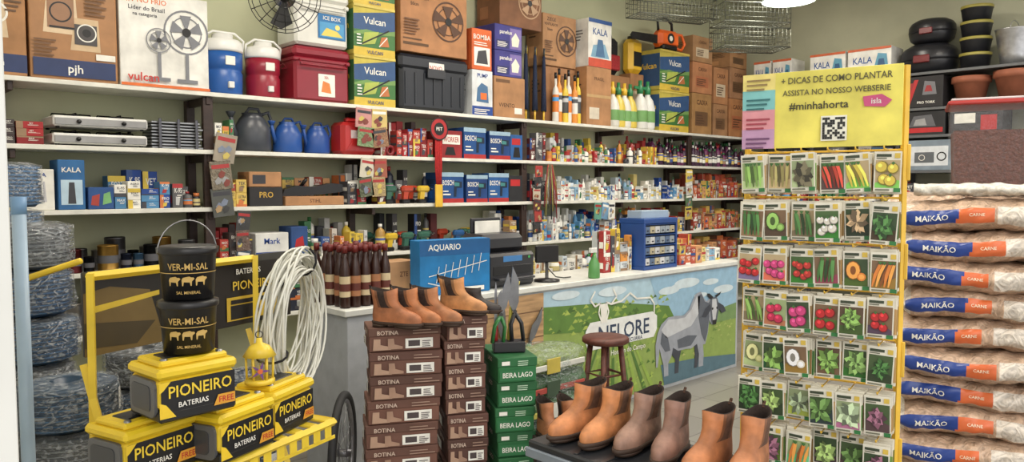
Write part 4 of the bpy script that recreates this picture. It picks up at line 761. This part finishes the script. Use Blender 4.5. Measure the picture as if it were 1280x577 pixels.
# ---------------------------------------------------------------- pet-food bag stack
BR = math.radians(-71)
def bagrow(name, ox, oy, zz, w, d, h, seed, label=True):
    g = G(); a = d/2; b_ = h*.55; p = 2.3; nx, ns = 70, 48
    tan_ = M((196, 166, 140), 'bag'); bl = M((32, 62, 140), 'plastic'); og = M((214, 102, 52), 'plastic'); wh = M((216, 206, 192), 'bag')
    def surf(x, t):
        e = min(1, (min(x, w-x)/(.07*w)+.05))**.4 if min(x, w-x) < .07*w else 1
        c, s_ = math.cos(t), math.sin(t)
        y = a*abs(c)**(2/p)*(1 if c > 0 else -1); z = b_*abs(s_)**(2/p)*(1 if s_ > 0 else -1)
        wr = 1+.025*math.sin(x*31+seed)+.018*math.sin(x*73+t*5+seed*2)+.014*math.sin(t*9+seed*3+x*20)+.012*math.sin(x*110+t*14+seed)
        return (x, a+y*(.92+.08*e)*wr, h/2+z*e*(2*wr-1)+.01*math.sin(x*9+seed))
    vs = []; fs = []; ms = []
    for i in range(nx+1):
        for k in range(ns): vs.append(surf(w*i/nx, 2*pi*k/ns))
    e1 = .33+.02*math.sin(seed); e2 = .47+.03*math.sin(seed*3)
    for i in range(nx):
        x = (i+.5)/nx
        for k in range(ns):
            t = 2*pi*(k+.5)/ns; fs.append((i*ns+k, i*ns+(k+1) % ns, (i+1)*ns+(k+1) % ns, (i+1)*ns+k))
            sn = math.sin(t); fr = math.cos(t) < -.3 and -.38 < sn < .38
            ms.append((wh if x < .05 or x > .5 and abs(sn) < .5 else tan_) if not (fr and label) or x < .02 or x > e2 else (bl if x < e1+.02*sn else og))
    fs.append(tuple(range(ns))); fs.append(tuple(nx*ns+k for k in range(ns))); ms += [wh, wh]
    g.add(vs, fs, ms, True)
    if label:
        def wp(X, Z):
            t = pi-math.asin(max(-.9, min(.9, math.copysign(abs((Z-h/2)/b_)**(p/2), (Z-h/2))))); q = surf(X, t); return (q[0], q[1]-.0025, q[2])
        g.text('MAIKÃO', .18*w, h/2, .032, 0, W, mw=.24*w, warp=wp); g.text('CARNE', (e1+e2)/2*w, h/2+.004, .014, 0, (240, 220, 190), mw=.1*w, warp=wp)
    g.done(name, (ox, oy, zz), BR+.025*math.sin(seed*5))
lx = Vector((math.cos(BR), math.sin(BR))); ly = Vector((-lx.y, lx.x))
for i in range(11): bagrow('pet_food_bag', 3.81+.014*math.sin(i*2.1), 1.36+.02*math.sin(i*3.3), i*.139, .82, .42, .139, i*1.7)
for i in range(8):
    q = Vector((3.81, 1.36))+ly*.48; bagrow('pet_food_bag', q.x, q.y+.1, i*.195, .85, .5, .195, i*2.3+1, False)
g = G(); vs = []; fs = []
for i in range(41):
    for k in range(12):
        t = 2*pi*k/12; rr = .028*(1+R.uniform(-.25, .25)); vs.append((.02+i*.021, .14+rr*2.6*math.cos(t), .04+rr*math.sin(t)))
for i in range(40):
    for k in range(12): fs.append((i*12+k, i*12+(k+1) % 12, (i+1)*12+(k+1) % 12, (i+1)*12+k))
fs += [tuple(range(12)), tuple(480+k for k in range(12))]; g.add(vs, fs, M((214, 210, 198), 'cloth'), True); g.done('sheepskin_saddle_pad', (3.83, 1.33, 1.545), BR)
g = G(); w, d, h = .44, .36, .44
def tb(x0, y0, x1, y1, z0_, z1_, m, e=.02):
    g.add([(x0, y0, z0_), (x1, y0, z0_), (x1, y1, z0_), (x0, y1, z0_), (x0-e, y0-e, z1_), (x1+e, y0-e, z1_), (x1+e, y1+e, z1_), (x0-e, y1+e, z1_)], [(0,1,2,3),(4,5,6,7),(0,1,5,4),(1,2,6,5),(2,3,7,6),(3,0,4,7)], m)
tb(0, 0, w, d, 0, h, M((225, 230, 235), 'glass')); tb(.008, .008, w-.008, d-.008, .006, h*.68, M((96, 54, 42), 'kibble'), .012); g.box(-.035, -.035, h-.01, w+.035, d+.035, h+.012, M((170, 50, 46), 'plastic'), .01); g.box(-.02, -.02, h+.012, w+.02, d+.02, h+.025, M((200, 190, 190), 'plastic'), .01)
q = Vector((3.81, 1.36))+ly*.52+lx*.33; g.done('kibble_storage_bin', (q.x, q.y+.1, 1.59), BR)

# ---------------------------------------------------------------- seed packet rack
SA = math.atan2(-.973, .233); so = (2.525, 1.442, 0); SWd = .515
g = G(); ye = M((230, 184, 54), 'paint')
for x in (0, SWd): g.bar((x, .04, .0), (x, .04, 2.0), .009, ye); g.bar((x, -.14, .02), (x, .22, .02), .012, ye)
rows = [1.71-.16*i for i in range(9)]
for z in rows:
    g.tube([(0, .04, z+.012), (SWd, .04, z+.012)], .004, ye, 6)
    for c in range(6):
        x = .045+c*.085; g.tube([(x, .04, z+.012), (x, -.085, z+.012), (x, -.09, z+.02)], .0025, ye, 6)
g.tube([(0, .04, .15), (SWd, .04, .15)], .008, ye, 8)
for i in range(5): g.box(SWd+.008, .036, .3+i*.33, SWd+.02, .044, .42+i*.33, ye)
g.done('seed_packet_rack', so, SA)
# packet rows: (kind, colour); kinds: r round fruit, l long roots/pods, h leafy head, s sliced fruit
LG = (120, 160, 74); DG = (66, 114, 54); RD = (196, 40, 42); PK = (212, 66, 124); OR = (226, 130, 52); YE = (222, 196, 74); WH = (226, 220, 204)
PKT = [[('l', LG), ('l', (160, 150, 90)), ('h', (96, 90, 66)), ('l', (196, 64, 46)), ('l', (212, 190, 70)), ('r', YE)],
       [('l', DG), ('s', LG), ('l', DG), ('r', WH), ('h', (190, 160, 120)), ('h', DG)],
       [('r', RD), ('r', PK), ('r', (190, 54, 44)), ('l', DG), ('s', OR), ('l', OR)],
       [('l', LG), ('r', (204, 46, 82)), ('r', PK), ('r', RD), ('h', LG), ('r', RD)],
       [('s', (210, 216, 136)), ('h', LG), ('s', WH), ('h', LG), ('h', (130, 170, 90)), ('h', DG)]]
g = G()
for r, z in enumerate(rows):
    for c in range(6):
        x = .006+c*.085; pw = .081; ph = .132; n = R.randint(3, 7)
        kd, col = PKT[r][c] if r < 5 else R.choice([('h', LG), ('h', DG), ('h', (100, 140, 70)), ('h', (156, 186, 104)), ('r', WH), ('h', (170, 190, 150)), ('l', OR), ('h', (140, 90, 110)), ('s', LG)])
        for k in range(n):
            yy = .03-k*.016; dz = R.uniform(-.006, .006); dx = R.uniform(-.004, .004)
            g.box(x+dx, yy-.008, z-ph+dz, x+pw+dx, yy, z+dz, M((224, 218, 198), 'paper'), .001)
            g.box(x+dx+.004, yy-.0095, z-ph+dz+.012, x+pw+dx+.0006, yy-.006, z+dz-.035, M(R.choice([DG, (140, 110, 60), LG, (190, 150, 90)])), .0005)
        g.T = Matrix.Translation((x+dx, yy-.0095, z-ph+dz)) @ Matrix.Rotation(R.uniform(-.06, .06), 4, 'Y')
        bg = R.choice([(74, 104, 54), (156, 174, 120), (60, 80, 48), (190, 168, 126), (126, 98, 70)] if kd != 'h' else [(70, 92, 52), (96, 74, 54), (56, 78, 46), (150, 164, 120)]); b2 = tuple(int(v*R.choice([.7, 1.25])) for v in bg)
        g.dec(pw, ph, [('r', .0, .0, 1, 1, (230, 226, 208)), ('r', .05, .1, .95, .79, bg), ('p', [(.05,.1),(.95,.1),(.95,R.uniform(.2,.5)),(.5,R.uniform(.2,.45)),(.05,R.uniform(.2,.5))], b2), ('r', .07, .87, .62, .94, (60, 70, 50)), ('r', .07, .82, .45, .85, (120, 120, 100)), ('r', .74, .84, .94, .96, (216, 184, 72)), ('r', .07, .03, .6, .07, (120, 120, 100)), ('r', .75, .0, 1, .1, GRN)])
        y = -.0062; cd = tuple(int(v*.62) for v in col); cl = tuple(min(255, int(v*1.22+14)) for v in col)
        def dsc(cx, cz, rr, m, rz=None):
            global y
            rz = rz or rr; cx = min(max(cx, rr+.004), pw-rr-.004); cz = min(max(cz, .1*ph+rz), .79*ph-rz); y -= .0003; g.disc(cx, cz, rr, y, m, 12, rz=rz)
        if kd == 'r':
            qs = R.uniform(.85, 1.3); nn = 6 if qs < 1.05 else 4
            for k in range(nn):
                cx = (.26+.25*(k % 3)+R.uniform(-.08, .08))*pw if nn == 6 else (.33+.34*(k % 2)+R.uniform(-.06, .06))*pw; cz = (.3+.27*(k//(3 if nn == 6 else 2))+R.uniform(-.05, .05))*ph; q = .0145*qs*R.uniform(.9, 1.1)
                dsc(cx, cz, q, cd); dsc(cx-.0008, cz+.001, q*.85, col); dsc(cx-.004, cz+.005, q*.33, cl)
                if R.random() < .6: y -= .0002; g.poly([(cx-.006, cz+q), (cx, cz+q*.6), (cx+.006, cz+q), (cx, cz+q*1.3)], y, DG)
        elif kd == 'l':
            a0 = R.uniform(-.3, .3)
            for k in range(5):
                a = a0+R.uniform(-.1, .1); bx = (.2+k*.15-a0*.4)*pw; y -= .0003; t_ = .0055; cl_ = lambda v: min(max(v, .005), pw-.005)
                g.poly([(cl_(bx-t_*.4), .14*ph), (cl_(bx+t_*.4), .14*ph), (cl_(bx+t_+a*pw*.4), .45*ph), (cl_(bx+t_+a*pw), .7*ph), (cl_(bx-t_+a*pw), .7*ph), (cl_(bx-t_+a*pw*.4), .45*ph)], y, [col, cl, cd][k % 3])
                y -= .0002; g.poly([(cl_(bx+a*pw-.007), .78*ph), (cl_(bx+a*pw+.007), .77*ph), (cl_(bx+a*pw), .68*ph)], y, DG)
        elif kd == 's':
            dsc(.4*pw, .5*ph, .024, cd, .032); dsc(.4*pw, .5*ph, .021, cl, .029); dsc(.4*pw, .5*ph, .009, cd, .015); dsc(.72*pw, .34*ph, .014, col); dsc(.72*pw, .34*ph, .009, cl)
        else:
            ox_, oz_ = R.uniform(-.06, .06), R.uniform(-.05, .05); sq = R.uniform(.8, 1.25); n0 = R.choice([9, 11, 14]); wd = R.uniform(.3, .6)
            for ring_ in range(3):
                nn = (n0, n0-3, n0-6)[ring_]; R0 = (.036, .026, .014)[ring_]
                for k in range(nn):
                    a = 2*pi*k/nn+ring_*.4+R.uniform(-.2, .2); cx, cz = (.5+ox_)*pw, (.44+oz_)*ph; y -= .0002; q = R0*R.uniform(.85, 1.15)*sq
                    pp = [(cx, cz), (cx+q*.6*math.cos(a-wd), cz+q*.8*math.sin(a-wd)), (cx+q*math.cos(a), cz+q*1.2*math.sin(a)), (cx+q*.6*math.cos(a+wd), cz+q*.8*math.sin(a+wd))]
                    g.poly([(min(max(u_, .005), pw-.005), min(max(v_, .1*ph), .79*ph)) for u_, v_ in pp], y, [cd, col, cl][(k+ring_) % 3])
        g.T = Matrix.Identity(4)
g.done('seed_packets', so, SA)
g = G(); w, h = .52, .265; g.box(0, 0, 0, w, .004, h, M((232, 220, 98), 'paper'), .001)
dk_ = (90, 86, 52)
its = [('r', 0, .78, .22, 1, (236, 218, 124)), ('r', 0, .52, .22, .78, (128, 198, 196)), ('r', 0, .26, .22, .52, (228, 152, 160)), ('r', 0, 0, .22, .26, (194, 150, 186)),
 ('t', '+ DICAS DE COMO PLANTAR', .6, .88, .085, dk_, .68), ('t', 'ASSISTA NO NOSSO WEBSERIE', .6, .72, .075, dk_, .66), ('t', '#minhahorta', .5, .54, .11, (60, 56, 40), .46), ('p', [(.78,.5),(.9,.48),(.94,.56),(.88,.64),(.77,.62)], (208, 80, 128)), ('t', 'isla', .85, .56, .07, W, .1), ('r', .52, .08, .68, .4, (240, 238, 220))]
g.dec(w, h, its)
for i in range(4):
    for j in range(3): g.poly([(.03*w, (.9-i*.26-j*.06)*h), ((.19-.02*j)*w, (.9-i*.26-j*.06)*h), ((.19-.02*j)*w, (.925-i*.26-j*.06)*h), (.03*w, (.925-i*.26-j*.06)*h)], -.008, [(150, 126, 76), (50, 110, 112), (166, 66, 80), (112, 70, 110)][i])
for i in range(9):
    for j in range(9):
        if R.random() < .5 or (i in (0, 2, 6, 8) and j in (0, 2, 6, 8)): g.poly([((.53+.0155*i)*w, (.1+.031*j)*h), ((.545+.0155*i)*w, (.1+.031*j)*h), ((.545+.0155*i)*w, (.13+.031*j)*h), ((.53+.0155*i)*w, (.13+.031*j)*h)], -.0085, (40, 40, 36))
g.done('garden_tips_sign', (so[0]-.012, so[1]+.005, 1.735), SA)

# ---------------------------------------------------------------- lights
def fill_tube(x, y, L, pw):  # unseen tube fixture with area light, added to lift the room's ambient light
    g = G(); g.box(-L/2, -.08, 0, L/2, .08, .05, M(W, 'paint'))
    for q in (-.04, .04): g.tube([(-L/2+.03, q, -.02), (L/2-.03, q, -.02)], .013, M((255, 252, 245), 'emit'), 10)
    g.done('added_fill_tube', (x, y, CZ-.055))
    ld = bpy.data.lights.new('fill_light', 'AREA'); ld.shape = 'RECTANGLE'; ld.size = L; ld.size_y = .3; ld.energy = pw; ld.color = (1, .92, .8)
    lo = bpy.data.objects.new('fill_light', ld); lo.location = (x, y, CZ-.12); sc.collection.objects.link(lo)
for x in (1.8, 4.4, 7.2): fill_tube(x, 3.6, 1.3, 56)
for x in (3.2, 7.2): fill_tube(x, 1.2, 1.3, 44)
pl_ = bpy.data.lights.new('pendant_light', 'POINT'); pl_.energy = 12; pl_.color = (1, .9, .75); pl_.shadow_soft_size = .06
po = bpy.data.objects.new('pendant_light', pl_); po.location = (4.73, 2.41, 2.74); sc.collection.objects.link(po)
w = bpy.data.worlds.new('daylight'); sc.world = w; w.use_nodes = True; nt = w.node_tree
bg = nt.nodes['Background']; bg.inputs[0].default_value = (1, .98, .97, 1); bg.inputs[1].default_value = 1.45
sd = bpy.data.lights.new('sun', 'SUN'); sd.energy = .8; sd.angle = .7; sd.color = (1, .95, .87)
so_ = bpy.data.objects.new('sun', sd); so_.rotation_euler = (math.radians(62), 0, math.radians(-28)); sc.collection.objects.link(so_)

# ---------------------------------------------------------------- camera
cd = bpy.data.cameras.new('camera'); cd.sensor_width = 36; cd.lens = 950/1280*36; cd.clip_start = .05
co = bpy.data.objects.new('camera', cd); co.location = (0, 0, 1.6)
co.rotation_euler = (math.radians(90-3.34), 0, math.radians(46.7-90)); sc.collection.objects.link(co); sc.camera = co
sc.view_settings.view_transform = 'Standard'
sc.view_settings.exposure = 0
